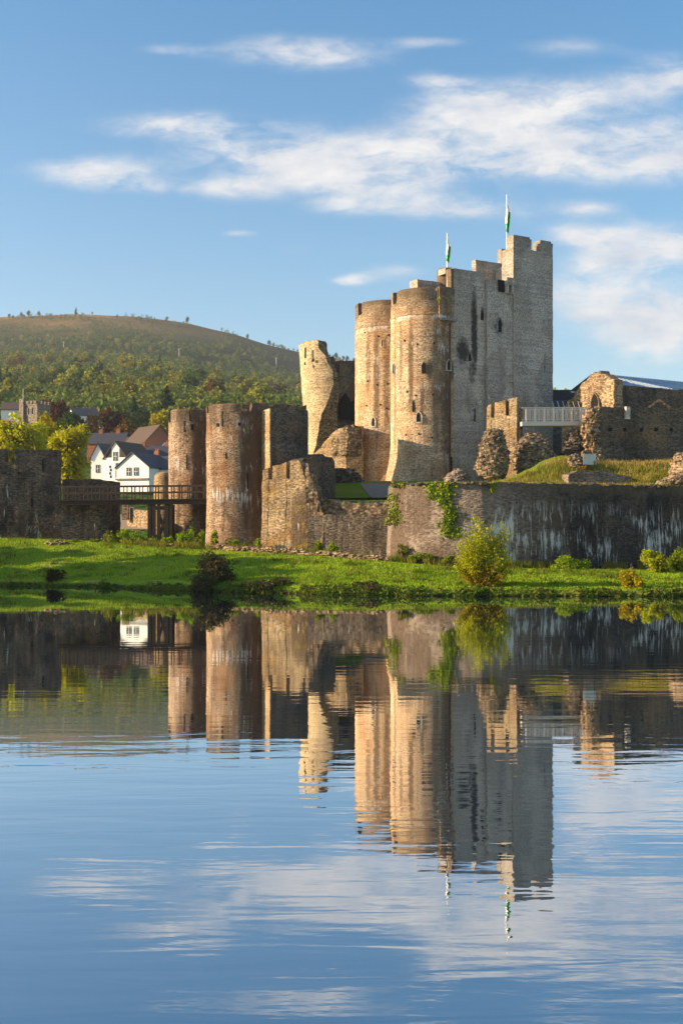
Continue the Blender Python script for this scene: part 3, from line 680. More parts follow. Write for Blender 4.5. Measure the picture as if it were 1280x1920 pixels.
# two flagpoles on the keep
def flagpole(px, ytip, ybase, yf0, yf1, Y, label):
    a, b = P(px, ybase + 8, Y), P(px, ytip, Y)
    fp = empty('flagpole', a, label, 'flagpole', None)
    mb = MB(); tube(mb, [a, b], [.075, .05], 8); mb.build('pole', M['white'], fp)
    mb = MB(); z1, z0 = Z(yf0, Y), Z(yf1, Y); n, k = 16, 13
    for j in range(n + 1):
        f = j / n; z = z1 + (z0 - z1) * f
        wd = .1 + .42 * math.sin(min(1., f * 1.15 + .08) * math.pi * .86) ** .8
        for i in range(k):
            g = i / (k - 1); x = a.x - .12 + wd * g * .95 + .03 * math.sin(f * 9); y = a.y + .13 * math.sin(g * 10 + f * 2.) * (.3 + f)
            mb.vert((x, y, z - .25 * g * f))
    for j in range(n):
        for i in range(k - 1):
            q = j * k + i; m = 0 if (i < 6 and j < 11 or j < 4) else 1
            if 3 < j < 11 and 4 < i < 8 and (j * 3 + i * 5) % 4 != 0: m = 2
            mb.face((q, q + 1, q + k + 1, q + k), None, m)
    fl = mb.build('flag', [M['white'], M['flag_green'], M['red']], fp); md = fl.modifiers.new('cloth', 'SOLIDIFY'); md.thickness = .01
M['flag_green'] = plain('flag_green', (.01, .30, .05), .7, .1)
flagpole(838, 437, 503, 452, 489, 115.5, 'shorter white flagpole with a limp white and green flag above the drum towers')
flagpole(949.5, 365, 462, 384, 434, 117.5, 'tallest white flagpole with a limp green and white flag behind the stair turret')

# ------------------------------------------------------------------ leaning tower and the ruins beside it
lt = empty('leaning_tower', P(590, 850, 133), 'pale broken tower leaning out to one side, its lit half ending in a ragged edge', 'ruined tower')
mb = MB(); cx, cy, r = X(632, 134), 134., 3.55; z0, z1 = 11.0, Z(640, 132); n, mrow = 34, 44; S_ = {}
RAG = [(850, 588), (830, 592), (805, 597), (780, 602), (760, 612), (740, 618), (720, 625), (700, 624), (690, 622), (680, 614), (664, 606), (658, 600), (655, 598), (640, 597)]
def rag(py): return float(np.interp(-py, [-a for a, _ in RAG], [b for _, b in RAG]))
for k, rr in enumerate((r, r - 2.3)):
    for j in range(mrow + 1):
        z = z0 + (z1 - z0) * j / mrow; py = HZ - (z - CAMZ) * F / 131.; lean = -(z - 11.6) * .068
        ex = X(rag(py), 130.5) - lean - cx + .10 * mn.noise(Vector((0, z * 2.3, 5))) + .2 * mn.noise(Vector((0, z * .9, 1)))
        the = math.degrees(math.asin(max(-.99, min(.99, ex / r)))) + (k * 9)
        for i in range(n + 1):
            th = R(-150 + (the + 150) * i / n); v = Vector((cx + rr * math.sin(th) + lean, cy - rr * math.cos(th), z))
            d = fbm(v, 1.0, 3) * .06; v += Vector((math.sin(th), -math.cos(th), 0)) * d
            if j == mrow: v.z += .35 * mn.noise(Vector((th * 4, k, 3))) - .25 * (i < n * .72)
            S_[k, j, i] = mb.vert(v)
for k in (0, 1):
    for j in range(mrow):
        for i in range(n):
            q = [S_[k, j, i], S_[k, j, i + 1], S_[k, j + 1, i + 1], S_[k, j + 1, i]]
            uu = [(r * R(-150 + 150 * ii / n), mb.v[x][2]) for ii, x in zip((i, i + 1, i + 1, i), q)]
            mb.face(q if k == 0 else q[::-1], uu if k == 0 else uu[::-1], k)
for j in range(mrow): mb.face((S_[0, j, n], S_[1, j, n], S_[1, j + 1, n], S_[0, j + 1, n]), [(0, mb.v[S_[0, j, n]][2]), (2.3, mb.v[S_[0, j, n]][2]), (2.3, mb.v[S_[0, j + 1, n]][2]), (0, mb.v[S_[0, j + 1, n]][2])], 1)
for i in range(n): mb.face((S_[0, mrow, i], S_[0, mrow, i + 1], S_[1, mrow, i + 1], S_[1, mrow, i]), None, 1)
mb.build('shell_wall', [M['lean'], M['core']], lt)
mb = MB(); lump(mb, P(607, 790, 133.6), (1.6, 1.8, 5.2), .16, .6, 3., 4, .12, False); lump(mb, P(612, 725, 134.4), (1.5, 1.6, 3.2), .16, .6, 8., 4, .12, False); mb.build('broken_core', M['core'], lt)
for (px, py, w, h) in ((572, 671, .16, 1.2), (586, 678, .2, .3), (571, 684, .12, .35)):
    o = Vector((X(px, 130.6), 130.65 + abs(px - 600) * .012, Z(py, 130.6)))
    opening('beam_hole', lt, o - Vector((0, .12, 0)), (1, -.35, 0), (-.33, -.94, 0), w, h, pointed=False)
rt = empty('ruined_tower_wall', P(640, 800, 137), 'dark shaded inner wall with an arched recess, between the leaning tower and the keep', 'ruined wall')
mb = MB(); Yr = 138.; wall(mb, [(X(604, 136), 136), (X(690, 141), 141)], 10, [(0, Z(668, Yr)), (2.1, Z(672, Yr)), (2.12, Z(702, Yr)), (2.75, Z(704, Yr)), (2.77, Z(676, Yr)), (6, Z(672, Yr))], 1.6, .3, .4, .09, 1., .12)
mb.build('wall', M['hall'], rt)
opening('arched_recess', rt, (X(648, 137.6), 137.4, Z(786, 137.6)), (1, .75, 0), (.6, -.8, 0), 1.7, 3.2); opening('arched_recess', rt, (X(663, 138.4), 138.4, Z(790, 138.4)), (1, .75, 0), (.6, -.8, 0), .8, 2.6)
def mound(name, label, cat, mat, lumps, group=None):
    px, py, Y = lumps[0][:3]; b = empty(name, P(px, py, Y), label, cat, group) if False else None
    mb = MB()
    rr = random.Random(int(lumps[0][0]))
    for (px, py, Y, rx, ry, rz, sd) in lumps:
        c = P(px, py, Y); lump(mb, c, (rx * .93, ry * .93, rz * .95), .21, .6, sd, 5, .05)
        for k in range(int(60 * (rx + ry) * rz)):
            d = Vector((rr.gauss(0, 1), rr.gauss(0, 1), rr.gauss(0, 1))).normalized()
            if d.z < -.05: continue
            q = Vector((d.x * rx, d.y * ry, d.z * rz)) * .93; q *= 1 + .21 * fbm(q + c, .6, 4, sd)
            w = rr.uniform(.09, .24); lump(mb, c + q, (w, rr.uniform(.08, .2), w * rr.uniform(.35, .7)), .3, 2.4, k, 1, 0, False)
    return tag(mb.build(name, mat, sharp=.45), label, cat, group)
rb = empty('ruined_wall', P(630, 900, 118), 'broken lit wall with a mossy rubble top at the foot of the leaning tower', 'ruined wall')
mb = MB(); wall(mb, [(X(583, 116.5), 116.5), (X(648, 114.), 114.), (X(681, 114.2), 114.2)], 7.5, [(0, Z(856, 116)), (1.2, Z(838, 116)), (2.5, Z(818, 116)), (3.4, Z(806, 116)), (5.6, Z(802, 116))], 2., .3, .4, .12, .9, .15)
mb.build('wall', M['ruin'], rb, .5)
mb = MB(); wall(mb, [(X(622, 114.8), 114.8), (X(650, 113.7), 113.7), (X(678, 114.), 114.)], Z(856, 116), [(0, Z(826, 116)), (1., Z(808, 116)), (2.2, Z(800, 116)), (4, Z(803, 116))], 1.6, .18, .22, .2, 1.5, .2, 2.); mb.build('rubble_top', M['core'], rb, .5)
mound('rubble_heap', 'dark low rubble heap on the court turf beside the keep', 'rubble', M['coredark'], [(640, 904, 108, 2.1, 1.4, 1.5, 1.), (655, 906, 108.4, 1.6, 1.2, .9, 5.)])

# ------------------------------------------------------------------ outer gate: two drums, the block between, the ruined wall in front
def drum_tower(label, px, Y, rad, ztop, zwalk, cuts, seed, slits):
    c = (X(px, Y), Y); o = empty('drum_tower', (c[0], c[1], 2.6), label, 'tower')
    mb = MB(); pr = [(rad * (1 + .05 * max(0, (5 - z) / 3.)), z) for z in zs(1.5, zwalk, .45)]
    lathe(mb, c, pr, n=84, amp=.05, freq=1., seed=seed, uoff=seed * 11); mb.build('body', M['gate'], o)
    mb = MB(); lathe(mb, c, [(rad - .5, zwalk - .3), (.01, zwalk - .3)], n=24, amp=0); mb.build('wall_walk', M['gate'], o)
    for a, b in cuts:
        mb = MB(); sector(mb, c, rad - .55, rad + .0, a, b, zwalk - .02, ztop, .11, a + seed, .12, uoff=seed * 11); mb.build('merlon', M['gate'], o)
    for (qx, qy, w, h) in slits: on_drum(o, 'arrow_slit', c, rad, qx, qy, w, h, pointed=False)
    return o
drum_tower('smaller round gate tower farther back, behind the timber footbridge, streaked with lime', 363, 104, 2.25, Z(767, 102), Z(790, 102), ((-58, -2), (2, 60), (75, 180), (180, 285)), 1., ((347, 810, .1, 1.), (362, 806, .25, .5), (352, 880, .1, 1.3)))
drum_tower('larger round gate tower at the end of the timber footbridge', 447, 99.5, 2.78, Z(756, 97), Z(771, 96.6), ((-62, 8), (31, 150), (165, 285)), 2., ((409, 800, .28, .3), (418, 800, .1, 1.3), (465, 917, .09, 1.4), (450, 798, .22, .25), (425, 860, .1, .5)))
gb = empty('gate_block', P(540, 1000, 100), 'square dark gate block with one narrow sunlit edge, beside the larger drum tower', 'ruined gatehouse')
Kp = Vector((X(508, 96), 96)); g1 = Vector((X(577, 98.4), 98.4)); g2 = Vector((-3.2, 109.2)); g3 = Vector((-11.2, 107.9))
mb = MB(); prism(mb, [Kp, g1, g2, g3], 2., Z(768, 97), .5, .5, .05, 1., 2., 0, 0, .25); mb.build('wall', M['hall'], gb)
mb = MB(); h1_, h2_ = g2.lerp(g3, .02), g2.lerp(g3, .75); k_ = (g1 - g2).normalized() * 3.4; prism(mb, [h1_ + k_, h1_, h2_, h2_ + k_][::1], 12., 15.45, .5, .5, .05, 1., 5., 0, 0, .3); mb.build('rear_shadow_wall', M['hall'], gb)  # added out of sight behind the block to shade the near drum's foot
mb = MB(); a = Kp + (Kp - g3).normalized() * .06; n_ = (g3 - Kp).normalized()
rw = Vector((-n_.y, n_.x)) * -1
wall(mb, [(Kp.x + n_.x * 2.6 - .10, Kp.y + n_.y * 2.6 - .05), (Kp.x - .10, Kp.y - .05)], 2., Z(767, 96.5), .1, .4, .5, .03, 1.); mb.build('painted_sunlit_face', M['ruin'], gb)  # paler stone skin paints sunlight onto the block's narrow side
fr = empty('gate_wall', P(540, 1020, 95), 'ruined lower gate wall with two crenel slots, sunlit on one half and stepped down at its broken end', 'ruined wall')
mb = MB(); Yf = 94.6
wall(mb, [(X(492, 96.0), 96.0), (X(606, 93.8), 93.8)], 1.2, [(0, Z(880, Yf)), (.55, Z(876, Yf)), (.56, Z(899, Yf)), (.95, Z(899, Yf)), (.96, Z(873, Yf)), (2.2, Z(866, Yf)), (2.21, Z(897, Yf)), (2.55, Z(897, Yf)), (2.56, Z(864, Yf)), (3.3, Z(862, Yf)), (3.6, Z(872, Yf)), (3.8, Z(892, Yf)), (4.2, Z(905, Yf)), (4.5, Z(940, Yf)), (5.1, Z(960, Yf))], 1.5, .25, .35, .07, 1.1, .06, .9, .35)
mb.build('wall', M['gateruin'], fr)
mb = MB(); wall(mb, [(X(566, 95.5), 95.3), (X(629, 99), 99)], 2, [(0, Z(864, 96)), (1.2, Z(856, 96)), (2.6, Z(852, 97)), (4.3, Z(858, 98)), (4.7, Z(866, 98))], 1.6, .3, .4, .1, .9, .12, 1.3); mb.build('return_wall', M['hall'], fr)
mb = MB(); wall(mb, [(X(573, 94.6), 94.3), (X(611, 93.9), 93.9)], 1.2, [(0, Z(866, 94)), (.3, Z(872, 94)), (.32, Z(884, 94)), (.62, Z(888, 94)), (.64, Z(906, 94)), (.95, Z(915, 94)), (.97, Z(940, 94)), (1.3, Z(948, 94)), (1.32, Z(972, 94)), (1.7, Z(985, 94))], 1.7, .12, .2, .16, 1.9, .12, 2.6, .1, 4.)
mb.build('broken_end', M['core'], fr, .4)

# ------------------------------------------------------------------ retaining wall, bastion and long curtain wall
rw_ = empty('retaining_wall', P(650, 1030, 95), 'dark retaining wall with a ragged rubble crest, between the gate wall and the ivy bastion', 'wall')
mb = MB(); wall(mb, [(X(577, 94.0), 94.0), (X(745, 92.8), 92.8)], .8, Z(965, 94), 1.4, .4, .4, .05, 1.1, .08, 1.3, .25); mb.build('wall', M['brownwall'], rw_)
mb = MB(); wall(mb, [(X(592, 94.7), 94.7), (X(745, 93.5), 93.5)], Z(968, 94), [(0, Z(930, 94)), (1.5, Z(936, 94)), (3.6, Z(944, 94)), (5.6, Z(940, 94)), (6.8, Z(926, 94))], 1., .25, .3, .16, 1.3, .2, 2., 0, 4.); mb.build('rubble_crest', M['core'], rw_, .5)
cw = empty('curtain_wall', P(1000, 1060, 84), 'long black-stained curtain wall streaked with white lime, pale and ivy-hung at its rounded end', 'castle wall')
BP = [(X(727, 97), 97), (X(730, 90), 90), (X(736, 87.6), 87.6), (X(747, 86.3), 86.3), (X(764, 85.4), 85.4), (X(800, 84.2), 84.2), (X(835, 83.5), 83.5), (X(872, 83.1), 83.1), (X(906, 83.0), 83.0)]
BP = BP[:-1] + [(X(905, 83.0), 83.0), (X(960, 83.7), 83.7), (X(1280, 90.2), 90.2), (X(1700, 97), 97)]
mb = MB(); wall(mb, BP, -.4, [(0, Z(908, 86)), (11, Z(908, 86)), (14, Z(904, 84)), (19, Z(905, 83.2)), (36, 7.42), (60, 7.45)], 1.4, .3, .4, .07, .9, .19, 1.5, .3); mb.build('wall', M['curtain'], cw)
random.seed(5); mb = MB()
for i in range(150):
    s = random.random(); px = 735 + 560 * s; Y = tab(px, FRONT) - .6; p = Vector((X(px, Y), Y + random.uniform(-.6, .5), 7.33 + random.uniform(-.05, .1)))
    lump(mb, p, (random.uniform(.1, .38), random.uniform(.15, .3), random.uniform(.07, .2)), .2, 2., i, 1, 0, False)
mb.build('loose_coping', M['hall'], cw, .5)

# ------------------------------------------------------------------ far left: wall block, abutment, timber footbridge
lb = empty('barbican_wall', P(60, 1010, 102.5), 'dark shaded wall block with one square notch in its top and arrow slits', 'castle wall')
mb = MB(); a, b = Vector((X(-150, 101.7), 101.7)), Vector((X(111, 103), 103)); L = (b - a).length; ul = lambda px: L * (px + 150) / 261.
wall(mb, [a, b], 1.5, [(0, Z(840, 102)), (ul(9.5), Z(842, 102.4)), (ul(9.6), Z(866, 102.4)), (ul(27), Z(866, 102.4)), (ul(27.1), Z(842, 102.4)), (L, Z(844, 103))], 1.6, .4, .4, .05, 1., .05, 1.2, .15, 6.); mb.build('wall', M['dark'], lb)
dv = (b - a).normalized(); nv = Vector((dv.y, -dv.x, 0))
for (px, py, w, h, mt) in ((81, 884, .14, 1.1, 'void'), (7, 889, .2, .18, 'sign'), (36, 889, .22, .2, 'sign'), (64, 889, .2, .1, 'sign'), (60, 950, .16, .7, 'void')):
    q = a + dv * ul(px); opening('arrow_slit' if mt == 'void' else 'beam_hole', lb, (q.x + nv.x * .08, q.y + nv.y * .08, Z(py, q.y)), (dv.x, dv.y, 0), nv, w, h, pointed=False, mat='void')
ab = empty('bridge_abutment', P(170, 1020, 101), 'dark lime-streaked abutment wall under the timber footbridge, battered at its free end', 'wall')
mb = MB(); wall(mb, [(X(104, 100.5), 100.5), (X(200, 101), 101), (X(222, 103), 103)], 1.2, [(0, 6.35), (7, 6.2)], 2., .4, .4, .05, 1., .06, 1.2, .5, 8.); mb.build('wall', M['dark'], ab)
mb = MB(); wall(mb, [(X(118, 104), 104), (X(226, 105), 105)], 3, [(0, Z(900, 104)), (2, Z(897, 104)), (4, Z(899, 104)), (5.3, Z(905, 105))], 1.5, .35, .4, .08, 1., .12, 1.1, .0, 9.); mb.build('upper_wall', M['hall'], ab)
br = empty('footbridge', P(250, 1000, 98), 'weathered timber footbridge with post-and-rail sides from the wall block to the round gate towers', 'footbridge')
A0, B0 = P(108, 938, 98.5), P(392, 932, 99); A0.z, B0.z = 6.5, 6.65; dvec = B0 - A0; sd = Vector((-dvec.y, dvec.x, 0)).normalized() * 2.0
mb = MB(); box(mb, A0 - Vector((0, 0, .42)), dvec, sd, (0, 0, .36)); mb.build('deck_beam', M['darkwood'], br)
mb = MB(); nb = 60
for i in range(nb): box(mb, A0 + dvec * (i / nb) - sd * .04 - Vector((0, 0, .05)), dvec * (.9 / nb), sd * 1.08, (0, 0, .07))
mb.build('deck_planks', M['timber'], br)
for off in (sd * .02, sd * .98):
    for h in (.62, 1.18):
        mb = MB(); beam(mb, A0 + off + Vector((0, 0, h)), B0 + off + Vector((0, 0, h)), .11, .1); mb.build('rail', M['timber'], br)
    for i in range(19):
        p = A0 + off + dvec * ((i + .3) / 19.); mb = MB(); cbox(mb, (p.x, p.y, p.z - .05), .11 if i % 3 == 0 else .075, .1, 1.27 if i % 3 == 0 else 1.2); mb.build('rail_post', M['timber'], br)
ts_ = [A0 + dvec * f for f in (.605, .635, .665, .72, .745)]
for i, p in enumerate(ts_):
    for o_ in ((.1, .95) if i in (0, 4) else (.1,)):
        q = p + sd * o_; mb = MB(); cbox(mb, (q.x, q.y, 2.2), .3, .3, 3.95); mb.build('trestle_post', M['darkwood'], br)
for (f0, z0, f1, z1) in ((.665, 3.0, .72, 5.6), (.72, 3.0, .665, 5.6), (.60, 5.85, .77, 5.85), (.655, 3.2, .745, 3.2)):
    mb = MB(); p, q = A0 + dvec * f0 + sd * .08, A0 + dvec * f1 + sd * .08; beam(mb, (p.x, p.y, z0), (q.x, q.y, z1), .2, .2 if z0 != z1 else .3); mb.build('trestle_brace', M['darkwood'], br)

# low dry-stone footing along the top of the lawn
def drystone(label, pa, pb, n, hmax, seed):
    random.seed(seed); mb = MB(); a, b = Vector(pa), Vector(pb); d = (b - a)
    ang = math.atan2(d.y, d.x)
    for i in range(n):
        f = i / n; p = a + d * f; h = 0.
        g = ground_z(p.x, p.y) - .08; H = hmax * (.65 + .5 * mn.noise(Vector((f * 9, seed, 0))))
        while h < H:
            hh = random.uniform(.1, .2); w = random.uniform(.25, .6)
            lump(mb, (p.x + random.uniform(-.15, .15), p.y + random.uniform(-.25, .25), g + h + hh / 2), (w / 2, .28, hh * .62), .22, 2.2, i + h, 1, 0, False); h += hh
    return tag(mb.build('drystone_wall', M['gable'], sharp=.4), label, 'low wall')
drystone('low crumbled drystone footing along the top edge of the sunlit lawn', (X(392, 94.2), 94.2), (X(726, 82.2), 82.2), 120, .62, 3)
drystone('short low heap of drystone on the shaded lawn below the trestle', (X(262, 96.5), 96.5), (X(338, 96), 96), 26, .3, 4)
drystone('small spill of stones below the corner of the dark wall block', (X(92, 96), 96), (X(128, 96.2), 96.2), 14, .38, 5)

# ------------------------------------------------------------------ right: ruined inner gate wall, rubble, steel bridge, hall
gw = empty('crenellated_wall', P(945, 870, 103), 'short sunlit wall with two dark crenel slots in front of the keep flank', 'ruined wall')
mb = MB(); Yg = 103.; wall(mb, [(X(912, 103.6), 103.6), (X(968, 102.4), 102.4)], 7.5, [(0, Z(763, Yg)), (.15, Z(759, Yg)), (.38, Z(757, Yg)), (.39, Z(783, Yg)), (.72, Z(783, Yg)), (.73, Z(754, Yg)), (1.75, Z(751, Yg)), (1.76, Z(779, Yg)), (2.1, Z(779, Yg)), (2.11, Z(748, Yg)), (2.7, Z(747, Yg))], .9, .15, .35, .05, 1.1, .04); mb.build('wall', M['ruin'], gw)
mb = MB(); wall(mb, [(X(966, 102.5), 102.5), (X(979, 103.2), 103.2)], 7.5, [(0, Z(748, 103)), (.7, Z(756, 103)), (1, Z(764, 103))], .9, .2, .35, .06, 1.1, .05); mb.build('end_pier', M['core'], gw)
mound('rubble_pillar', 'tall upright pillar of rough rubble, in front of the crenellated wall', 'rubble', M['core'], [(922, 880, 98.5, 1.45, 1.3, 3.3, 2.), (926, 850, 98.7, 1.35, 1.2, 2.2, 6.)])
mound('rubble_mass', 'broad broken rubble mass under the near end of the steel footbridge', 'rubble', M['core'], [(1000, 862, 101, 1.75, 1.5, 2.5, 3.), (985, 870, 100.6, 1.2, 1.3, 2.6, 7.), (1022, 870, 101, 1.1, 1.2, 1.7, 11.)])
mound('rubble_stub', 'smaller curved rubble stub beside the hall pier', 'rubble', M['coredark'], [(1078, 838, 103, .95, 1., 1.6, 4.), (1070, 860, 102.6, .9, 1., 1.3, 8.)])
mound('stone_cairn', 'squat pyramid of stone on the turf at the crest of the bastion', 'rubble', M['bastion'], [(857, 908, 90, 1.2, 1., 1.15, 5.)])
mound('leaning_slab', 'leaning slab of fallen masonry beside the information panel', 'fallen masonry', M['core'], [(1077, 878, 95, .8, .6, 1.25, 6.)])
mound('rubble_bank', 'lit overgrown rubble bank at the crest of the curtain wall', 'rubble', M['gable'], [(1296, 896, 93, 2.0, 1.6, 1.5, 7.), (1282, 880, 93.6, 1.2, 1.0, 1.4, 3.), (1262, 905, 92, 1.1, .9, .6, 9.), (1246, 908, 92, .8, .6, .35, 4.)])
ff = empty('stone_footing', P(1110, 900, 92), 'low grey stone footing on the turf above the curtain wall', 'ruined wall')
mb = MB(); wall(mb, [(X(1066, 91), 91), (X(1180, 92.6), 92.6)], 6.5, [(0, Z(889, 91)), (.8, Z(882, 91)), (3.4, Z(884, 92)), (4.9, Z(892, 92))], 1.2, .3, .3, .12, 1.4, .1, 1.5, .1, 3.); mb.build('wall', M['bastion'], ff, .5)
pn = empty('information_panel', P(1106, 872, 94.3), 'pale green blank-faced information panel on the turf by the leaning slab', 'sign')
mb = MB(); box(mb, P(1093, 871, 94.2), (25 * 94 / F, .25, 0), (0, .06, 0), (0, .12, .88)); mb.build('panel', M['sign'], pn, smooth=False)
for px in (1097, 1114): mb = MB(); cbox(mb, P(px, 884, 94.35), .08, .08, .9); mb.build('leg', M['darkwood'], pn)
sb = empty('steel_bridge', P(1045, 800, 102), 'pale steel footbridge with barred balustrade from the crenellated wall to the hall pier', 'footbridge')
a, b = P(978, 796, 102), P(1106, 795, 103.2); d = b - a; w_ = Vector((-d.y, d.x, 0)).normalized() * 1.5
mb = MB(); box(mb, a - Vector((0, 0, .12)), d, w_, (0, 0, .38)); mb.build('deck', M['steel'], sb, smooth=False)
for off in (w_ * .02, w_ * .98):
    mb = MB(); beam(mb, a + off + Vector((0, 0, 1.5)), b + off + Vector((0, 0, 1.5)), .08, .09); mb.build('top_rail', M['steel'], sb, smooth=False)
    mb = MB(); beam(mb, a + off + Vector((0, 0, .42)), b + off + Vector((0, 0, .42)), .05, .06); mb.build('bottom_rail', M['steel'], sb, smooth=False)
    for i in range(8):
        p = a + off + d * (.06 + .94 * i / 7.); mb = MB(); cbox(mb, (p.x, p.y, p.z + .2), .14, .08, 1.32); mb.build('post', M['steel'], sb, smooth=False)
    for i in range(7):
        mb = MB()
        for k in range(1, 4): p = a + off + d * (.06 + .94 * (i + k / 4.) / 7.); cbox(mb, (p.x, p.y, p.z + .42), .05, .04, 1.08)
        mb.build('baluster_panel', M['steel'], sb, smooth=False)
ob = empty('slate_outbuilding', P(1075, 840, 119), 'dark slate-roofed outbuilding tucked between the keep and the hall', 'building')
mb = MB(); a = Vector((X(1015, 117), 117, 0)); box(mb, (a.x, 117, 7.5), (6.2, 1.2, 0), (-.9, 5, 0), (0, 0, Z(770, 117) - 7.5)); mb.build('wall', M['greystone'], ob)
mb = MB(); z0, z1 = Z(771, 117), Z(749, 119); pts = [(a.x - .3, 116.8, z0), (a.x + 6.3, 118., z0), (a.x + 5.9, 120.2, z1), (a.x - .7, 119., z1)]; i = [mb.vert(p) for p in pts]; j = [mb.vert((p[0], p[1] + .2, p[2] - .15)) for p in pts]
mb.face(i); mb.face(j[::-1]); [mb.face((i[k], j[k], j[(k + 1) % 4], i[(k + 1) % 4])) for k in range(4)]; mb.build('roof', M['slate'], ob, smooth=False)
mb = MB(); cbox(mb, P(1046, 752, 123), 2.3, 2., 1.1); cbox(mb, P(1077, 752, 123.5), 1.4, 2., .85); mb.build('flat_top_block', M['slate'], ob, smooth=False)
st = empty('stair_handrail', P(1075, 768, 111), 'row of slanting thin metal stair posts behind the steel footbridge', 'handrail')
for i in range(9):
    p = P(1040 + i * 9.6, 768, 110.5); mb = MB(); tube(mb, [p - Vector((-.1, 0, .5)), p + Vector((-.28, 0, .82))], .03, 5); mb.build('post', M['steel'], st)
hl = empty('great_hall', P(1200, 870, 106), 'ruined great hall with rough lit gable, dark front wall and blue-grey ribbed roof', 'hall')
HU, HV = KU, KV; HO = Vector((X(1150, 107), 107, 0))
def H(u, v, z=0.): return HO + HU * u + HV * v + Vector((0, 0, z))
mb = MB(); a, b = H(0, 0), H(16, 0); wall(mb, [a.xy, b.xy], 8, [(0, Z(722, 107)), (16, Z(722, 107) + .25)], 1.2, .4, .4, .07, 1., .1, 1.2, 0, 5.); mb.build('front_wall', M['hall'], hl)
mb = MB(); q0, q1 = H(-.1, 7.0), H(-.1, -.1); L = 7.1
def gab(z): return Z(z, 109)
wall(mb, [q0.xy, q1.xy], 8, [(0, gab(757)), (.9, gab(748)), (2.0, gab(730)), (3.0, gab(714)), (3.9, gab(703)), (4.5, gab(698)), (5.0, gab(700)), (5.9, gab(707)), (7.1, gab(716))], 1.1, .2, .25, .12, 1.3, .28, 2.2, 0, 7.); mb.build('gable_wall', M['gable'], hl, .5)
mb = MB(); n = 40; z0, z1 = Z(721, 107) + .05, Z(702, 110) + .1
for i in range(n):
    u0, u1 = .5 + i * .42, .5 + (i + 1) * .42
    p = [H(u0, .2, z0), H(u1, .2, z0 + .02), H(u1, 3.4, z1), H(u0, 3.4, z1)]; k = [mb.vert(x) for x in p]; mb.face(k)
    box(mb, H(u0, .2, z0 + .0), HU * .1, HV * 3.2 + Vector((0, 0, z1 - z0)), (0, 0, .09))
k = [mb.vert(x) for x in (H(.5, 3.4, z1), H(.5 + n * .42, 3.4, z1), H(.5 + n * .42, 6.6, z0), H(.5, 6.6, z0))]; mb.face(k)
mb.build('roof', M['lead'], hl, smooth=False)
opening('doorway', hl, H(-.28, 2.2, Z(775, 108)), -HV, -HU, 1.0, 2.0, surround=.07, smat='gable')
pw = empty('hall_outer_wall', P(1200, 880, 102), 'dark ruined wall with square beam holes standing before the great hall', 'ruined wall')
mb = MB(); a, b = Vector((X(1120, 102.2), 102.2)), Vector((X(1500, 111), 111)); wall(mb, [a, b], 7.5, [(0, Z(768, 102)), (.4, Z(762, 102)), (3.2, Z(762, 102.6)), (7.4, Z(763, 104)), (20, 16)], 1.4, .3, .35, .08, 1., .1, 1.5, .15, 2.); mb.build('wall', M['hall'], pw)
dv = (b - a).normalized(); nv = Vector((dv.y, -dv.x, 0))
for px in (1142, 1170, 1200, 1228, 1256):
    t_ = 0.
    for k in range(200):
        q = a + dv * (k * .06)
        if CX + F * q.x / q.y >= px: break
    opening('beam_hole', pw, (q.x + nv.x * .1, q.y + nv.y * .1, Z(809, q.y)), (dv.x, dv.y, 0), nv, .28, .33, pointed=False)
q = a + dv * 3.1; mb = MB(); cbox(mb, (q.x, q.y - .25, Z(786, 103)), .42, .3, 1.15, math.atan2(dv.y, dv.x)); mb.build('pale_quoin', M['plainstone'], pw)
for (sx, sy) in ((-1, 0), (1, 0)):
    q = a + dv * 6.6; mb = MB(); beam(mb, (q.x + sx * 1.0, q.y - .25, Z(764, 104)), (q.x, q.y - .25, Z(749, 104)), .12, .22); mb.build('hood_moulding', M['hall'], pw)
mb = MB(); lump(mb, P(1107, 815, 102), (.85, .9, 2.6), .2, .6, 2., 5, .18, False); lump(mb, P(1112, 868, 101.7), (.9, .8, 1.7), .25, .7, 6., 4, .18, False); lump(mb, P(1115, 782, 102.4), (.7, .8, .95), .25, .8, 9., 4, .15, False); mb.build('ragged_pier', M['gable'], pw, .5)

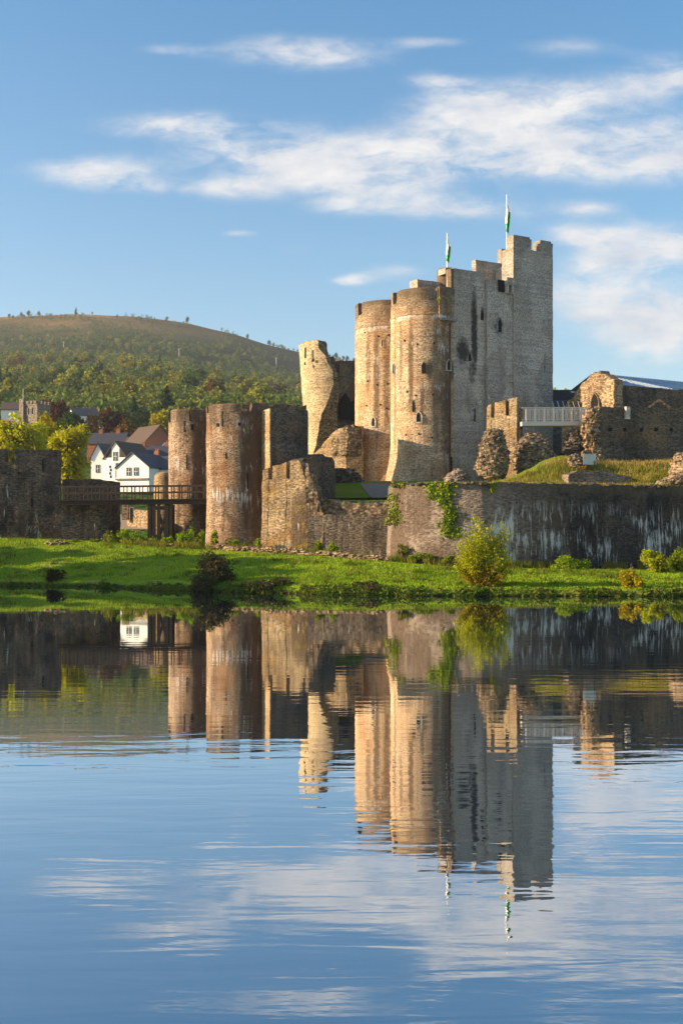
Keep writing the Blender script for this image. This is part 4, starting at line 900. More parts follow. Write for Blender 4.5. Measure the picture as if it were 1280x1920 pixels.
# ------------------------------------------------------------------ the town beyond the bridge
def house(label, px, pbase, Y, w, d, he, hr, rz, wall_m='render', roof_m='slate', wins=(), gable_front=True, chim=(), name='house', ridge_x=False):
    """gabled house; rz turns it; wins (x, z, w, h) on the front; ridge runs back (gable in front) or along the front"""
    base = P(px, pbase, Y); base.z = min(base.z, hill_z(base.x, base.y + 4) + .5)
    he += P(px, pbase, Y).z - base.z; dzw = P(px, pbase, Y).z - base.z
    o = empty(name, (0, 0, 0), label, 'house')
    mb = MB(); v = lambda x, y, z: mb.vert((x, y, z)); hw = w / 2
    if not ridge_x:
        i = [v(-hw, 0, 0), v(hw, 0, 0), v(hw, 0, he), v(0, 0, he + hr), v(-hw, 0, he), v(-hw, d, 0), v(hw, d, 0), v(hw, d, he), v(0, d, he + hr), v(-hw, d, he)]
        for f in ((0, 1, 2, 3, 4), (6, 5, 9, 8, 7), (1, 6, 7, 2), (5, 0, 4, 9)): mb.face([i[k] for k in f])
    else:
        i = [v(-hw, 0, 0), v(hw, 0, 0), v(hw, d, 0), v(-hw, d, 0), v(-hw, 0, he), v(hw, 0, he), v(hw, d, he), v(-hw, d, he), v(-hw, d / 2, he + hr), v(hw, d / 2, he + hr)]
        for f in ((0, 1, 5, 4), (1, 2, 6, 9, 5), (2, 3, 7, 6), (3, 0, 4, 8, 7)): mb.face([i[k] for k in f])
    mb.build('wall', M[wall_m], o, smooth=False)
    mb = MB(); e, tk = .3, .16
    if not ridge_x:
        for s in (-1, 1):
            a_, b_ = Vector((s * (hw + e), -e, he - e * hr / hw + .04)), Vector((0, -e, he + hr + .04)); dd = b_ - a_
            if s > 0: box(mb, a_, dd, (0, d + 2 * e, 0), (0, 0, tk))
            else: box(mb, b_, -dd, (0, d + 2 * e, 0), (0, 0, tk))
    else:
        for s in (0, 1):
            a_ = Vector((-hw - e, -e if s == 0 else d + e, he - e * hr / (d / 2) + .04)); b_ = Vector((-hw - e, d / 2, he + hr + .04)); dd = b_ - a_
            box(mb, a_, (w + 2 * e, 0, 0), dd, (0, 0, tk))
    rf = mb.build('roof', M[roof_m], o, smooth=False)
    for (x, z, ww, wh) in wins:
        wn = opening('window', o, (x, -.01, z + dzw), (1, 0, 0), (0, -1, 0), ww, wh, surround=.12, pointed=False, mat='glass', proud=.03, smat='greystone' if wall_m == 'render' else 'white')
        mb = MB(); cbox(mb, (x, -.07, z + dzw), .06, .04, wh); cbox(mb, (x, -.07, z + dzw + wh * .48), ww, .05, .06); sh = mb.build('sash', M['white'], None, smooth=False); sh.parent = wn
    for (x, y, h) in chim:
        mb = MB(); zt = he + hr * .5; cbox(mb, (x, y, zt), .9, .6, hr * .5 + h); cbox(mb, (x - .2, y, zt + hr * .5 + h), .22, .22, .35); cbox(mb, (x + .22, y, zt + hr * .5 + h), .22, .22, .35)
        ch = mb.build('chimney', M['brick'], None, smooth=False); ch.parent = rf
    o.location = base; o.rotation_euler.z = rz
    return o
h1 = house('white gabled house with two small upstairs windows behind the timber footbridge', 249, 925, 200, 6.6, 9, 4.6, 2.5, chim=((0, 8.2, .9),), rz=R(-22), wins=((-.75, 3.2, .75, 1.25), (.75, 3.2, .75, 1.25)))
mb = MB(); box(mb, (-3.4, -.32, 6.55 - 4.2), (6.8, 0, 0), (0, .3, 0), (0, 0, .28)); o = mb.build('ledge', M['greystone'], None, smooth=False); o.parent = h1; o.location.z = h1.location.z * -1 + P(249, 925, 200).z
house('white side wing with a plain dark slate roof, joined to the white gabled house', 303, 925, 202, 5.6, 8, 4.3, 2.4, R(-22), wins=((-.4, 1.9, .7, 1.6),), ridge_x=True)
h2_dz = P(217, 905, 214).z - min(P(217, 905, 214).z, hill_z(P(217, 905, 214).x, 218) + .5)
h2 = house('black and white house with dark quoins around its gable window', 217, 905, 214, 4.9, 9, 4.7, 3.0, R(-22), wins=((0, 4.2, .8, 1.5), (.7, 1.0, 1.1, 2.6)), roof_m='tile')
for sx in (-1, 1):
    for k in range(4): mb = MB(); cbox(mb, (sx * (1.05 + .14 * (k % 2)), -.06, .9 + k * .62 + h2_dz), .34, .06, .5); o = mb.build('quoin', M['black'], None, smooth=False); o.parent = h2
mb = MB(); [mb.face([mb.vert((s_ * x, -.04, z + h2_dz)) for x, z in (((2.3, 4.75), (.85, 4.75), (.85, 6.6))[::s_])]) for s_ in (-1, 1)]; o = mb.build('timbering', M['black'], None, smooth=False); o.parent = h2
house('long dark slate-roofed house running behind the two white gables', 262, 905, 221, 11., 7, 4.6, 2.6, R(-10), ridge_x=True, chim=((4.6, 3.5, .9), (-.5, 3.5, .7)))
house('small white gable end standing next to the black and white house', 184, 905, 217, 2.8, 7, 4.8, 2.6, R(-10), roof_m='slate', wins=((0, 2., .6, 1.3),))
house('brown-roofed house rising behind the slate roofs near the smaller drum tower', 300, 880, 238, 9., 9, 4.6, 4.6, R(38), 'brick', 'tile')
house('small brown hipped roof between the red bush and the smaller drum tower', 257, 870, 246, 6., 7, 4.2, 1.8, R(-5), 'brick', 'tile', ridge_x=True)
house('low house with dark roof and chimneys behind the yellow-green trees', 196, 872, 250, 8., 7, 4.8, 2.4, R(-8), 'brick', 'slate', ridge_x=True, chim=((2, 3.5, .8), (-2, 3.5, .8)))
house('small white house with a pale grey roof against the smaller drum tower', 312, 885, 232, 4., 7, 4.2, 1.7, R(-14), 'render', 'lead')
house('dark-roofed white house among the trees on the slope above the church', 163, 815, 318, 7., 8, 5.3, 2.3, R(25), 'render', 'slate', ridge_x=True, wins=((-2, 1.2, 1.5, 1.4), (1.8, 1.2, 1.8, 1.4)))
h3 = house('white building with a red lower front and brown roof beside the church tower', 24, 798, 300, 5.8, 9, 4.2, 2.2, R(8), 'render', 'tile', ridge_x=True)
mb = MB(); cbox(mb, (0, -.14, .6), 5.9, .2, 2.0); mb.build('red_front', M['red'], None, smooth=False).parent = h3
mb = MB(); [cbox(mb, (x, -.16, 3.2), .7, .2, .9) for x in (-2., -.7, .7, 2.)]; mb.build('red_panel', M['red'], None, smooth=False).parent = h3
for i, (px, py, w) in enumerate(((150, 797, 3.0), (176, 803, 4.4))):
    t_ = empty('porch', P(px, py, 312), ('short white flat-roofed porch', 'longer white flat-roofed porch')[i] + ' on the wooded slope below the dark-roofed white house', 'porch')
    mb = MB(); cbox(mb, P(px, py + 12, 312), w, 3, 2.2); mb.build('wall', M['slate'], t_, smooth=False); mb = MB(); cbox(mb, P(px, py, 312) - Vector((0, .2, 0)), w + .5, 3.8, .45); mb.build('roof', M['white'], t_, smooth=False)
ch = empty('church_tower', P(65, 830, 256), 'square stone church tower with battlements, corner turret and paired belfry windows', 'church tower')
cxx, cz = X(64, 256), Z(757, 256); rz = R(-28); cu = Vector((math.cos(rz), math.sin(rz), 0)); cvv = Vector((-cu.y, cu.x, 0)); cc = Vector((cxx, 258.4, 0))
mb = MB(); q = [cc + cu * a * 2.1 + cvv * b * 2.1 for a, b in ((-1, -1), (1, -1), (1, 1), (-1, 1))]; prism(mb, q, 14, cz, 1., 1., .02); mb.build('tower_wall', M['church'], ch)
mb = MB(); q2 = [cc + cu * a * 2.25 + cvv * b * 2.25 for a, b in ((-1, -1), (1, -1), (1, 1), (-1, 1))]; prism(mb, q2, cz - .35, cz, 1., .3, .01); mb.build('string_course', M['church'], ch)
for s in range(4):
    a, b = q2[s], q2[(s + 1) % 4]; dd = b - a
    for k in range(4): mb = MB(); p = a + dd * (.125 + k * .25); cbox(mb, (p.x, p.y, cz + .002), .75, .4, .62, rz + s * math.pi / 2); mb.build('battlement', M['church'], ch)
mb = MB(); p = q[0]; cbox(mb, (p.x, p.y, 14), 1.25, 1.25, cz - 14 + 1.15, rz); cbox(mb, (p.x, p.y, 14), 1.6, 1.6, cz - 14 - 3.6, rz); mb.build('corner_turret', M['church'], ch)
for k in (-.35, .75): p = cc - cvv * 2.12 + cu * k; opening('belfry_window', ch, (p.x, p.y, cz - 2.4), cu, -cvv, .62, 1.7, surround=.12, proud=.03)
p = cc - cu * 2.12; opening('belfry_window', ch, (p.x, p.y, cz - 2.4), cvv * -1, -cu, .6, 1.6, surround=.12, proud=.03)
fp = empty('flagpole', (q[0].x, q[0].y, cz + 1.1), 'bare thin white flagpole on the church tower', 'flagpole'); mb = MB(); tube(mb, [(q[0].x, q[0].y, cz + 1.1), (q[0].x, q[0].y, cz + 3.6)], [.07, .045], 6); mb.build('pole', M['white'], fp)
sw = empty('garden_wall', P(262, 975, 126), 'low sunlit stone garden wall by the lane beyond the footbridge', 'garden wall')
mb = MB(); wall(mb, [(X(238, 128), 128), (X(300, 122), 122)], 4, [(0, Z(950, 127)), (2, Z(955, 125)), (4, Z(957, 123))], .5, .4, .4, .05, 1., .05); mb.build('wall', M['gable'], sw)
mb = MB(); cbox(mb, P(236, 975, 127), .7, .7, 1.7); mb.build('gate_pier', M['gable'], sw)
sr = empty('round_stub', P(305, 935, 114), 'low round stub of brown masonry beside the smaller gate tower', 'ruin'); c = P(309, 930, 115)
mb = MB(); rows = lathe(mb, (c.x, c.y), [(1.05, z) for z in zs(3, Z(893, 115))] + [(.85, Z(888, 115)), (.4, Z(885, 115))], n=36, amp=.06); mb.face(rows[-1]); mb.build('wall', M['ruin'], sr)
POLES = [(120, 662, 640, 900, 'thin pylon post standing on the wooded hillside above the church'), (336, 674, 653, 900, 'pale post on the bracken slope above the smaller drum tower'), (518, 690, 670, 950, 'pale post on the dark hillside near the leaning tower')]
for px, y0, y1, Y, lab in POLES:
    lo = [yy for yy in range(300, 1450, 10) if Z(y0, yy) >= hill_z(X(px, yy), yy) - 1.] ; Y = lo[-1] if lo else Y
    up_ = empty('utility_pole', P(px, y0, Y), lab, 'utility pole'); mb = MB(); a = P(px, y0 + 3, Y); b = P(px, y1, Y); tube(mb, [a, b], [.4 * Y / 900, .3 * Y / 900], 6); mb.build('pole', M['pale_post'], up_)
    mb = MB(); beam(mb, b - Vector((1.6, 0, .8)), b + Vector((1.6, 0, -.8)), .35, .35); mb.build('crossarm', M['pale_post'], up_)

# ------------------------------------------------------------------ foliage
rng = np.random.default_rng(7)
def leaf_mesh(name, pts, size, mat, parent=None, up=.35, aspect=.6, seed=0):
    """one rhombus leaf (or leaf clump) per point, turned at random"""
    r = np.random.default_rng(seed + len(pts)); n = len(pts); pts = np.asarray(pts, float)
    nm = r.normal(size=(n, 3)); nm[:, 2] = np.abs(nm[:, 2]) + up; nm /= np.linalg.norm(nm, axis=1)[:, None]
    t = r.normal(size=(n, 3)); t -= nm * (t * nm).sum(1)[:, None]; t /= np.linalg.norm(t, axis=1)[:, None]
    b = np.cross(nm, t); s = size * (.55 + .9 * r.random(n))[:, None]; fold = nm * s * (.25 * (r.random((n, 1)) - .3))
    V = np.stack([pts - t * s * .5, pts - b * s * aspect * .5 + fold, pts + t * s * .5, pts + b * s * aspect * .5 + fold], 1).reshape(-1, 3)
    me = bpy.data.meshes.new(name); me.vertices.add(4 * n); me.vertices.foreach_set('co', V.ravel())
    me.loops.add(4 * n); me.loops.foreach_set('vertex_index', np.arange(4 * n)); me.polygons.add(n)
    me.polygons.foreach_set('loop_start', np.arange(n) * 4); me.update(calc_edges=True); me.validate()
    me.materials.append(mat); o = bpy.data.objects.new(name, me); C.objects.link(o)
    if parent: o.parent = parent
    return o
def blob_points(blobs, n, r, shell=.45, gap=.0):
    """points in a union of ellipsoids, thicker toward their skins, with noisy holes"""
    B = np.array(blobs, float); w = B[:, 3] * B[:, 4] * B[:, 5]; w = w ** .8; w /= w.sum(); out = []
    while sum(len(o) for o in out) < n:
        k = r.choice(len(B), size=n, p=w); d = r.normal(size=(n, 3)); d /= np.linalg.norm(d, axis=1)[:, None]
        rad = r.random(n) ** shell * (1 + .12 * r.normal(size=n)); p = B[k, :3] + d * B[k, 3:6] * rad[:, None]
        if gap:
            f = 2.6 / B[:, 3:6].mean(); q = np.sin(p[:, 0] * f + 1.3 * np.sin(p[:, 1] * f * 1.3)) + np.sin(p[:, 1] * f * 1.1 + 2 + np.sin(p[:, 2] * f)) + np.sin(p[:, 2] * f * 1.4 + p[:, 0] * f * .6)
            p = p[q > -1.6 + gap]
        out.append(p)
    return np.concatenate(out)[:n]
def crown_blobs(h0, h1, w, k, r, conifer=False):
    bl = []; hc = (h0 + h1) / 2; hh = (h1 - h0) / 2
    if conifer:
        for j in range(k):
            f = (j + .5) / k; z = h0 + (h1 - h0) * f; rr = w / 2 * (1.02 - f) ** .85
            for q in range(3):
                a = r.random() * 6.28; bl.append((math.cos(a) * rr * .45, math.sin(a) * rr * .45, z, rr * .65, rr * .65, (h1 - h0) / k * .8))
        return bl
    for j in range(k):
        d = r.normal(size=3); d /= np.linalg.norm(d); f = .74 * r.random() ** .4
        s = (.22 + .2 * r.random()) * (1 - .25 * max(0, d[2]))
        bl.append((d[0] * f * w / 2, d[1] * f * w / 2, hc + d[2] * f * hh, s * w / 2 * 1.1, s * w / 2 * 1.1, s * hh))
    bl.append((0, 0, hc, w * .27, w * .27, hh * .6)); return bl
def make_tree(name, label, cat, mat, h, w, n, size, seed, group=None, h0=.25, k=17, conifer=False, gap=.75, parts=True):
    r = np.random.default_rng(seed); bl = crown_blobs(h * h0, h, w, k, r, conifer)
    o = empty(name, (0, 0, 0), label, cat, group)
    leaf_mesh('crown', blob_points(bl, n, r, gap=gap), size, mat, o, seed=seed, up=.2)
    mb = MB(); tr = max(.06, h * .022)
    tube(mb, [(0, 0, -.4), (.05 * w * .2, 0, h * .3), (0, .02 * w, h * .55), (0, 0, h * .85)], [tr * 1.3, tr, tr * .7, tr * .2], 7)
    if not conifer:
        for b in bl[:7]: tube(mb, [(0, 0, h * .25 + .2 * h * r.random()), (b[0] * .5, b[1] * .5, (b[2] + h * .35) / 2), (b[0], b[1], b[2])], [tr * .55, tr * .35, tr * .12], 5)
    mb.build('trunk', M['bark'], o)
    return o
L = {}
L['lime'] = leafmat('lime_leaves', [(.24, .19, .008), (.38, .38, .014), (.54, .52, .02), (.64, .54, .03)], .5, .5, .35)
L['yellow'] = leafmat('yellow_leaves', [(.26, .24, .012), (.48, .40, .016), (.60, .44, .02)], .5, .4, .3)
L['green'] = leafmat('green_leaves', [(.03, .06, .012), (.06, .11, .018), (.10, .15, .022)], .5, .3, .3)
L['dark'] = leafmat('dark_needles', [(.014, .04, .014), (.025, .06, .02), (.045, .085, .025)], .5, .2, .3)
L['copper'] = leafmat('copper_leaves', [(.05, .022, .014), (.10, .036, .018), (.19, .075, .026)], .5, .25, .3)
L['orange'] = leafmat('orange_leaves', [(.14, .07, .018), (.34, .15, .02), (.38, .21, .03)], .5, .35, .3)
L['russet'] = leafmat('russet_leaves', [(.06, .06, .015), (.16, .09, .022), (.22, .13, .03)], .5, .3, .3)
L['red'] = leafmat('red_leaves', [(.28, .03, .02), (.5, .06, .035)], .5, .35, .5)
L['willow'] = leafmat('willow_leaves', [(.28, .19, .012), (.29, .34, .015), (.44, .50, .02), (.58, .57, .04)], .5, .45, .6)
L['rust'] = leafmat('rust_leaves', [(.18, .06, .01), (.30, .13, .012), (.30, .22, .015)], .4, .4, .8)
L['ivy'] = leafmat('ivy_leaves', [(.04, .075, .010), (.13, .19, .014), (.26, .31, .02), (.36, .36, .03)], .45, .3, .9)
L['nettle'] = leafmat('nettle_leaves', [(.11, .19, .012), (.25, .36, .016), (.42, .48, .03)], .35, .4, .9)
L['shade'] = leafmat('bank_leaves', [(.03, .055, .010), (.07, .115, .012), (.14, .16, .022), (.15, .12, .035)], .5, .25, .7)
L['bramble'] = leafmat('bramble_leaves', [(.022, .04, .010), (.045, .06, .016), (.08, .055, .03), (.12, .085, .05)], .6, .25, .9)
L['straw'] = leafmat('dry_grass', [(.20, .17, .03), (.44, .33, .08), (.56, .42, .14)], .4, .3, .8)
L['turf'] = leafmat('long_grass', [(.08, .13, .012), (.19, .25, .016), (.34, .32, .04)], .5, .3, .5)
L['wood_a'] = leafmat('wood_leaves', [(.035, .06, .016), (.095, .13, .028), (.19, .20, .04)], .6, .25, .02)
L['wood_b'] = leafmat('wood_yellow_leaves', [(.11, .13, .02), (.28, .27, .04), (.40, .33, .055)], .5, .3, .05)

def place(o, px, py, Y): o.location = P(px, py, Y); return o
TREES = [  # name, label, leaves, px, pbase, ptop, width px, Y, n, size, opts
 ('broadleaf_tree', 'bright yellow-green tree standing in front of the church tower', 'lime', 36, 915, 768, 118, 150, 6500, .42, {}),
 ('broadleaf_tree', 'rounded yellow-green tree just behind the arrow-slit wall block', 'lime', 84, 915, 766, 84, 156, 3600, .42, {}),
 ('broadleaf_tree', 'tall yellow-green tree with a notched top next to the black and white house', 'lime', 128, 930, 772, 96, 146, 6000, .42, {'h0': .1}),
 ('broadleaf_tree', 'paler yellow-green tree filling the notch in the dark wall block', 'lime', 14, 915, 808, 58, 140, 2000, .42, {}),
 ('copper_beech', 'dark copper beech behind the church tower', 'copper', 108, 818, 736, 82, 285, 2800, .75, {'h0': .05}),
 ('copper_beech', 'dark wine-red copper beech between the orange tree and the slate roofs', 'copper', 212, 842, 758, 72, 290, 2600, .75, {'h0': .05}),
 ('maple_tree', 'small bright orange tree beside the copper beech', 'orange', 176, 818, 770, 38, 284, 1100, .6, {'h0': .05}),
 ('broadleaf_tree', 'dark green tree filling the slope between church and white house', 'green', 134, 838, 762, 62, 280, 2200, .75, {'h0': .05}),
 ('broadleaf_tree', 'russet tree above the brown roofs', 'russet', 238, 848, 780, 56, 278, 1700, .7, {'h0': .05}),
 ('broadleaf_tree', 'round deep green tree above the brown roofs', 'green', 272, 848, 786, 56, 270, 1700, .7, {'h0': .05}),
 ('broadleaf_tree', 'bright yellow tree against the smaller drum tower', 'lime', 306, 832, 760, 60, 262, 2200, .62, {'h0': .1}),
 ('red_bush', 'small scarlet bush above the house chimneys', 'red', 208, 838, 818, 17, 262, 400, .4, {'h0': .02}),
 ('red_bush', 'crimson bush by the white and red building', 'red', 14, 806, 784, 22, 290, 400, .5, {'h0': .02}),
 ('conifer', 'narrow dark conifer beside the orange and copper trees', 'dark', 251, 772, 742, 18, 330, 700, .7, {'conifer': True, 'h0': .05}),
 ('conifer', 'broad dark conifer on the lower slope behind the smaller drum tower', 'dark', 312, 772, 722, 48, 350, 1500, .9, {'conifer': True, 'h0': .05}),
 ('conifer', 'pale slender conifer above the dark-roofed white house', 'green', 188, 770, 744, 16, 345, 500, .7, {'conifer': True, 'h0': .05}),
 ('broadleaf_tree', 'olive tree showing over the larger drum tower', 'wood_b', 352, 780, 744, 52, 340, 1300, .9, {'h0': .05}),
 ('broadleaf_tree', 'golden round-headed tree above the gate block', 'orange', 490, 785, 746, 34, 350, 900, .8, {'h0': .05}),
 ('broadleaf_tree', 'pale green low tree over the gate block beside the leaning tower', 'wood_b', 550, 790, 757, 44, 340, 1000, .8, {'h0': .05}),
 ('broadleaf_tree', 'olive brown tree seen through the gap in the larger drum tower', 'russet', 462, 790, 752, 40, 330, 900, .8, {'h0': .05}),
 ('broadleaf_tree', 'dark tree on the lower slope behind the gate towers', 'green', 420, 790, 742, 60, 345, 1400, .9, {'h0': .05}),
 ('broadleaf_tree', 'pale yellow-green treetop far behind the outbuilding roofs', 'lime', 1052, 775, 722, 56, 190, 900, .5, {'h0': .05}),
]
for i, (nm, lab, lf, px, pb, pt, wpx, Y, n, sz, op) in enumerate(TREES):
    h = (pb - pt) / F * Y; o = make_tree(nm, lab, 'tree' if 'bush' not in nm else 'bush', L[lf], h, wpx / F * Y, n, sz, 20 + i, **op); place(o, px, pb, Y)
# tall trees out of frame that shade the near lawn
for i, (x, y, h) in enumerate(((-47, 70, 12.), (-45, 76, 13.), (-46, 82, 12), (-50, 88, 9.5), (-50, 64, 12))):
    o = make_tree('shade_tree', 'broad green tree on the bank beyond the dark wall block', 'tree', L['green'], h, 10.5, 5200, 1.1, 60 + i, group='trees shading the lawn', h0=.05); o.location = (x, y, 2.5)

# ---- the hill: trees one can pick out, and the wood behind them
protos = []
for i, (lf, cf) in enumerate((('wood_b', 0), ('wood_b', 0), ('wood_a', 0), ('green', 0), ('russet', 0), ('wood_b', 0), ('dark', 1))):
    r = np.random.default_rng(90 + i); bl = crown_blobs(.6, 10, 7 if not cf else 5, 8, r, bool(cf))
    o = leaf_mesh('hillside_tree', blob_points(bl, 520, r, gap=.6), .95, L[lf], None, seed=i, up=.2)
    mb = MB(); tube(mb, [(0, 0, -1.5), (0, 0, 6)], [.3, .12], 5); q = mb.build('trunk', M['bark'], o); q.parent = o; protos.append(o)
def hill_spot(px, Y): x = X(px, Y); return Vector((x, Y, hill_z(x, Y) - .3))
r = np.random.default_rng(3); used = set(); cnt = 0
LABS = ['yellow-green broadleaf tree in the wood on the lower hillside', 'yellow-green broadleaf tree in the wood on the lower hillside', 'dark olive tree in the hillside wood', 'mid green tree in the hillside wood', 'russet tree in the hillside wood', 'yellow-green broadleaf tree in the wood on the lower hillside', 'dark pointed conifer in the hillside wood']
GRP = ['yellow-green hillside trees', 'yellow-green hillside trees', 'dark olive hillside trees', 'mid green hillside trees', 'russet hillside trees', 'yellow-green hillside trees', 'hillside conifers']
def put_hill(i, loc, rot, sc, lab=None, grp=None):
    o = protos[i]
    if i in used: o = copy_tree(o, loc, rot, sc)
    else: used.add(i); o.location = loc; o.rotation_euler.z = rot; o.scale = (sc,) * 3
    tag(o, lab or LABS[i], 'tree', grp or GRP[i]); return o
while cnt < 235:
    px = r.uniform(-40, 690); Y = 360 * (1150 / 360.) ** (r.random() ** .75)
    if Y > 820 and r.random() < .62: continue
    if Y > 1000 and px > 480: continue
    i = int(r.choice([0, 1, 2, 3, 4, 5, 6], p=[.24, .2, .12, .1, .08, .2, .06])); put_hill(i, hill_spot(px, Y), r.uniform(0, 6.28), r.uniform(.65, 1.3) * (1.3 if Y < 800 else .72)); cnt += 1
for k, (px, i, s) in enumerate(((18, 4, .7), (40, 3, .9), (54, 3, 1.15), (74, 3, .9), (143, 6, 1.05), (173, 4, .5), (313, 5, .8), (351, 3, 1.1), (464, 3, .9), (505, 3, 1.), (221, 3, .35))):
    put_hill(i, hill_spot(px, 1470.), k, s * 1.0, 'lone small tree on the skyline of the bare hilltop', 'lone skyline trees')
for k in range(16): put_hill(3, hill_spot(572 + k * 6.5, 1465 - k * 3), k, .85 + .3 * math.sin(k * 2.3), 'dark tree in the skyline row where the hill dips behind the leaning tower', 'skyline row of dark trees')
for i, o in enumerate(protos):
    if i not in used: put_hill(i, hill_spot(100 + 60 * i, 500), 0, 1.)
def wood(name, lab, mat, n, per, size, ymin, ymax, seed, keep=None):
    r = np.random.default_rng(seed); pts = []
    for _ in range(n):
        px = r.uniform(-160, 740); Y = ymin * (ymax / ymin) ** r.random()
        if keep and not keep(px, Y, r): continue
        c = hill_spot(px, Y); s = r.uniform(.55, 1.2) * (1. if Y < 900 else .6); d = r.normal(size=(per, 3)); d /= np.linalg.norm(d, axis=1)[:, None]
        d *= (r.random(per) ** .4)[:, None] * np.array([3.6, 3.6, 4.6]) * s; pts.append(d + np.array([c.x, c.y, c.z + 4.2 * s]))
    return tag(leaf_mesh(name, np.concatenate(pts), size, mat, None, seed=seed, up=.2), lab, 'wood', None, 'stuff')
wood('woodland', 'dark mixed wood covering the lower hillside', L['wood_a'], 4200, 70, 1.4, 330, 1150, 1)
wood('woodland', 'scattered yellowing trees mixed through the hillside wood', L['wood_b'], 620, 90, 1.15, 350, 1200, 2)
wood('scrub', 'thin dark scrub on the upper bracken slope', L['wood_a'], 2400, 34, 1.2, 1000, 1400, 4, lambda px, Y, r: mn.noise(Vector((px * .012, Y * .02, 3))) > .02)

# ---- shrubs, plants, ivy
def bush(name, label, mat, px, py, Y, wpx, hpx, n, size, seed, k=9, gap=.5, stems=5, cat='shrub', group=None, mat2=None):
    r = np.random.default_rng(seed); w, h = wpx / F * Y, hpx / F * Y; o = empty(name, (0, 0, 0), label, cat, group)
    bl = []
    for j in range(k):
        a = r.random() * 6.28; f = r.random() ** .5 * .62; zz = r.uniform(.22, .78) * (1 - .45 * f); s = r.uniform(.26, .44)
        bl.append((math.cos(a) * f * w / 2, math.sin(a) * f * w / 2 * .8, zz * h, s * w / 2, s * w / 2, s * h * .62))
    leaf_mesh('foliage', blob_points(bl, n, r, .5, gap), size, mat, o, seed=seed, up=.3)
    if mat2:
        b2 = [(b[0], b[1] - .1, h * .2, b[3] * 1.1, b[4] * 1.1, h * .18) for b in bl]; leaf_mesh('lower_foliage', blob_points(b2, n // 4, r, .5, gap), size, mat2, o, seed=seed + 1, up=.3)
    mb = MB()
    for j in range(stems): a = j * 6.28 / stems; b = bl[j % k]; tube(mb, [(math.cos(a) * .1, math.sin(a) * .1, -.3), (b[0] * .6, b[1] * .6, b[2] * .6), (b[0], b[1], b[2])], [.05, .035, .012], 5)
    mb.build('stem', M['bark'], o); o.location = P(px, py, Y); return o
# the big willow bush: a fan of fine upright shoots
def willow(label, px, py, Y, wpx, hpx, seed):
    r = np.random.default_rng(seed); w, h = wpx / F * Y, hpx / F * Y; o = empty('willow_bush', (0, 0, 0), label, 'shrub'); pa, pb_ = [], []; mb = MB()
    for j in range(330):
        a = r.random() * 6.28; lean = r.random() ** .7; hk = .82 + .24 * math.sin(a * 3 + 1.) * lean + .12 * math.sin(a * 7); top = np.array([math.cos(a) * lean * w * .50, math.sin(a) * lean * w * .4, h * hk * (1.0 - .30 * lean ** 2.2) * r.uniform(.5, 1.2)])
        if j < 46: tube(mb, [(math.cos(a) * .12, math.sin(a) * .12, -.3), tuple(top * np.array([.45, .45, .5])), tuple(top * .94)], [.03, .02, .006], 4)
        m = 52; f = r.random(m) ** .62; base = np.array([math.cos(a) * .3, math.sin(a) * .25, 0])
        p = base + (top - base) * np.stack([f ** 1.25, f ** 1.25, f], 1) + r.normal(size=(m, 3)) * np.array([.13, .13, .12]); p[:, 2] -= (np.hypot(p[:, 0], p[:, 1]) / (w * .5)) ** 2 * .5 * (1 - f)
        sel = (p[:, 2] < h * .34 * r.uniform(.4, 1.2)) & (r.random(m) < .55); pa.append(p[~sel]); pb_.append(p[sel])
    leaf_mesh('foliage', np.concatenate(pa), .17, L['willow'], o, seed=seed, up=.1, aspect=.45); leaf_mesh('lower_foliage', np.concatenate(pb_), .17, L['rust'], o, seed=seed + 1, up=.1, aspect=.5)
    mb.build('stem', M['bark'], o); o.location = P(px, py, Y)
willow('large yellow-green willow bush with rusty lower leaves on the water bank', 905, 1108, 70.4, 116, 128, 11)
bush('shrub', 'bushy green shrub at the foot of the stained curtain wall', L['nettle'], 1068, 1078, 81, 84, 46, 2000, .17, 12)
bush('shrub', 'tall leafy green and gold shrub against the stained wall, beside the golden bush', L['willow'], 1220, 1084, 80, 76, 66, 2600, .18, 13)
bush('shrub', 'rounded green shrub at the picture edge against the stained wall', L['nettle'], 1272, 1084, 81.5, 62, 62, 2000, .18, 14)
bush('shrub', 'golden yellow shrub hanging over the water bank', L['yellow'], 1190, 1114, 69.9, 62, 66, 2000, .16, 15)
bush('bramble_thicket', 'large dark brown-green bramble thicket at the water edge', L['bramble'], 395, 1112, 74.2, 108, 84, 5200, .17, 16, 14)
bush('bramble_thicket', 'low dark bramble clump on the shaded bank by a bright grass edge', L['bramble'], 104, 1092, 81, 46, 36, 1300, .17, 17)
bush('bramble_thicket', 'broad low bramble spread along the shaded bank beside the larger thicket', L['bramble'], 500, 1112, 72.6, 130, 42, 2600, .16, 18, 14)
bush('bramble_thicket', 'small dark bramble clump on the bank below the ivy bastion', L['bramble'], 690, 1112, 70.2, 80, 30, 1200, .15, 19)
NET = [(208, 1024, 98, 40, 34), (232, 1026, 97.5, 52, 50), (258, 1024, 97.3, 44, 40), (288, 1026, 97, 36, 22), (318, 1026, 96.6, 34, 24), (338, 1027, 96.2, 30, 34), (356, 1027, 96.0, 34, 50), (378, 1027, 95.8, 30, 40), (403, 1027, 95.6, 22, 42), (438, 1028, 95, 26, 24), (460, 1030, 94.9, 22, 18), (482, 1030, 94.8, 22, 26), (596, 1038, 88, 28, 28), (628, 1038, 87.3, 26, 26), (142, 1026, 98, 36, 20), (180, 1026, 98, 30, 20)]
for i, (px, py, Y, w, h) in enumerate(NET):
    o = bush('nettle_clump', 'bright green nettle clump at the foot of the ruined gate', L['nettle'] if i not in (0, 14, 15) else L['turf'], px, py, Y, w, h, 520, .17, 30 + i, 9, .9, 4, 'plant', 'nettle clumps along the gate ruins')
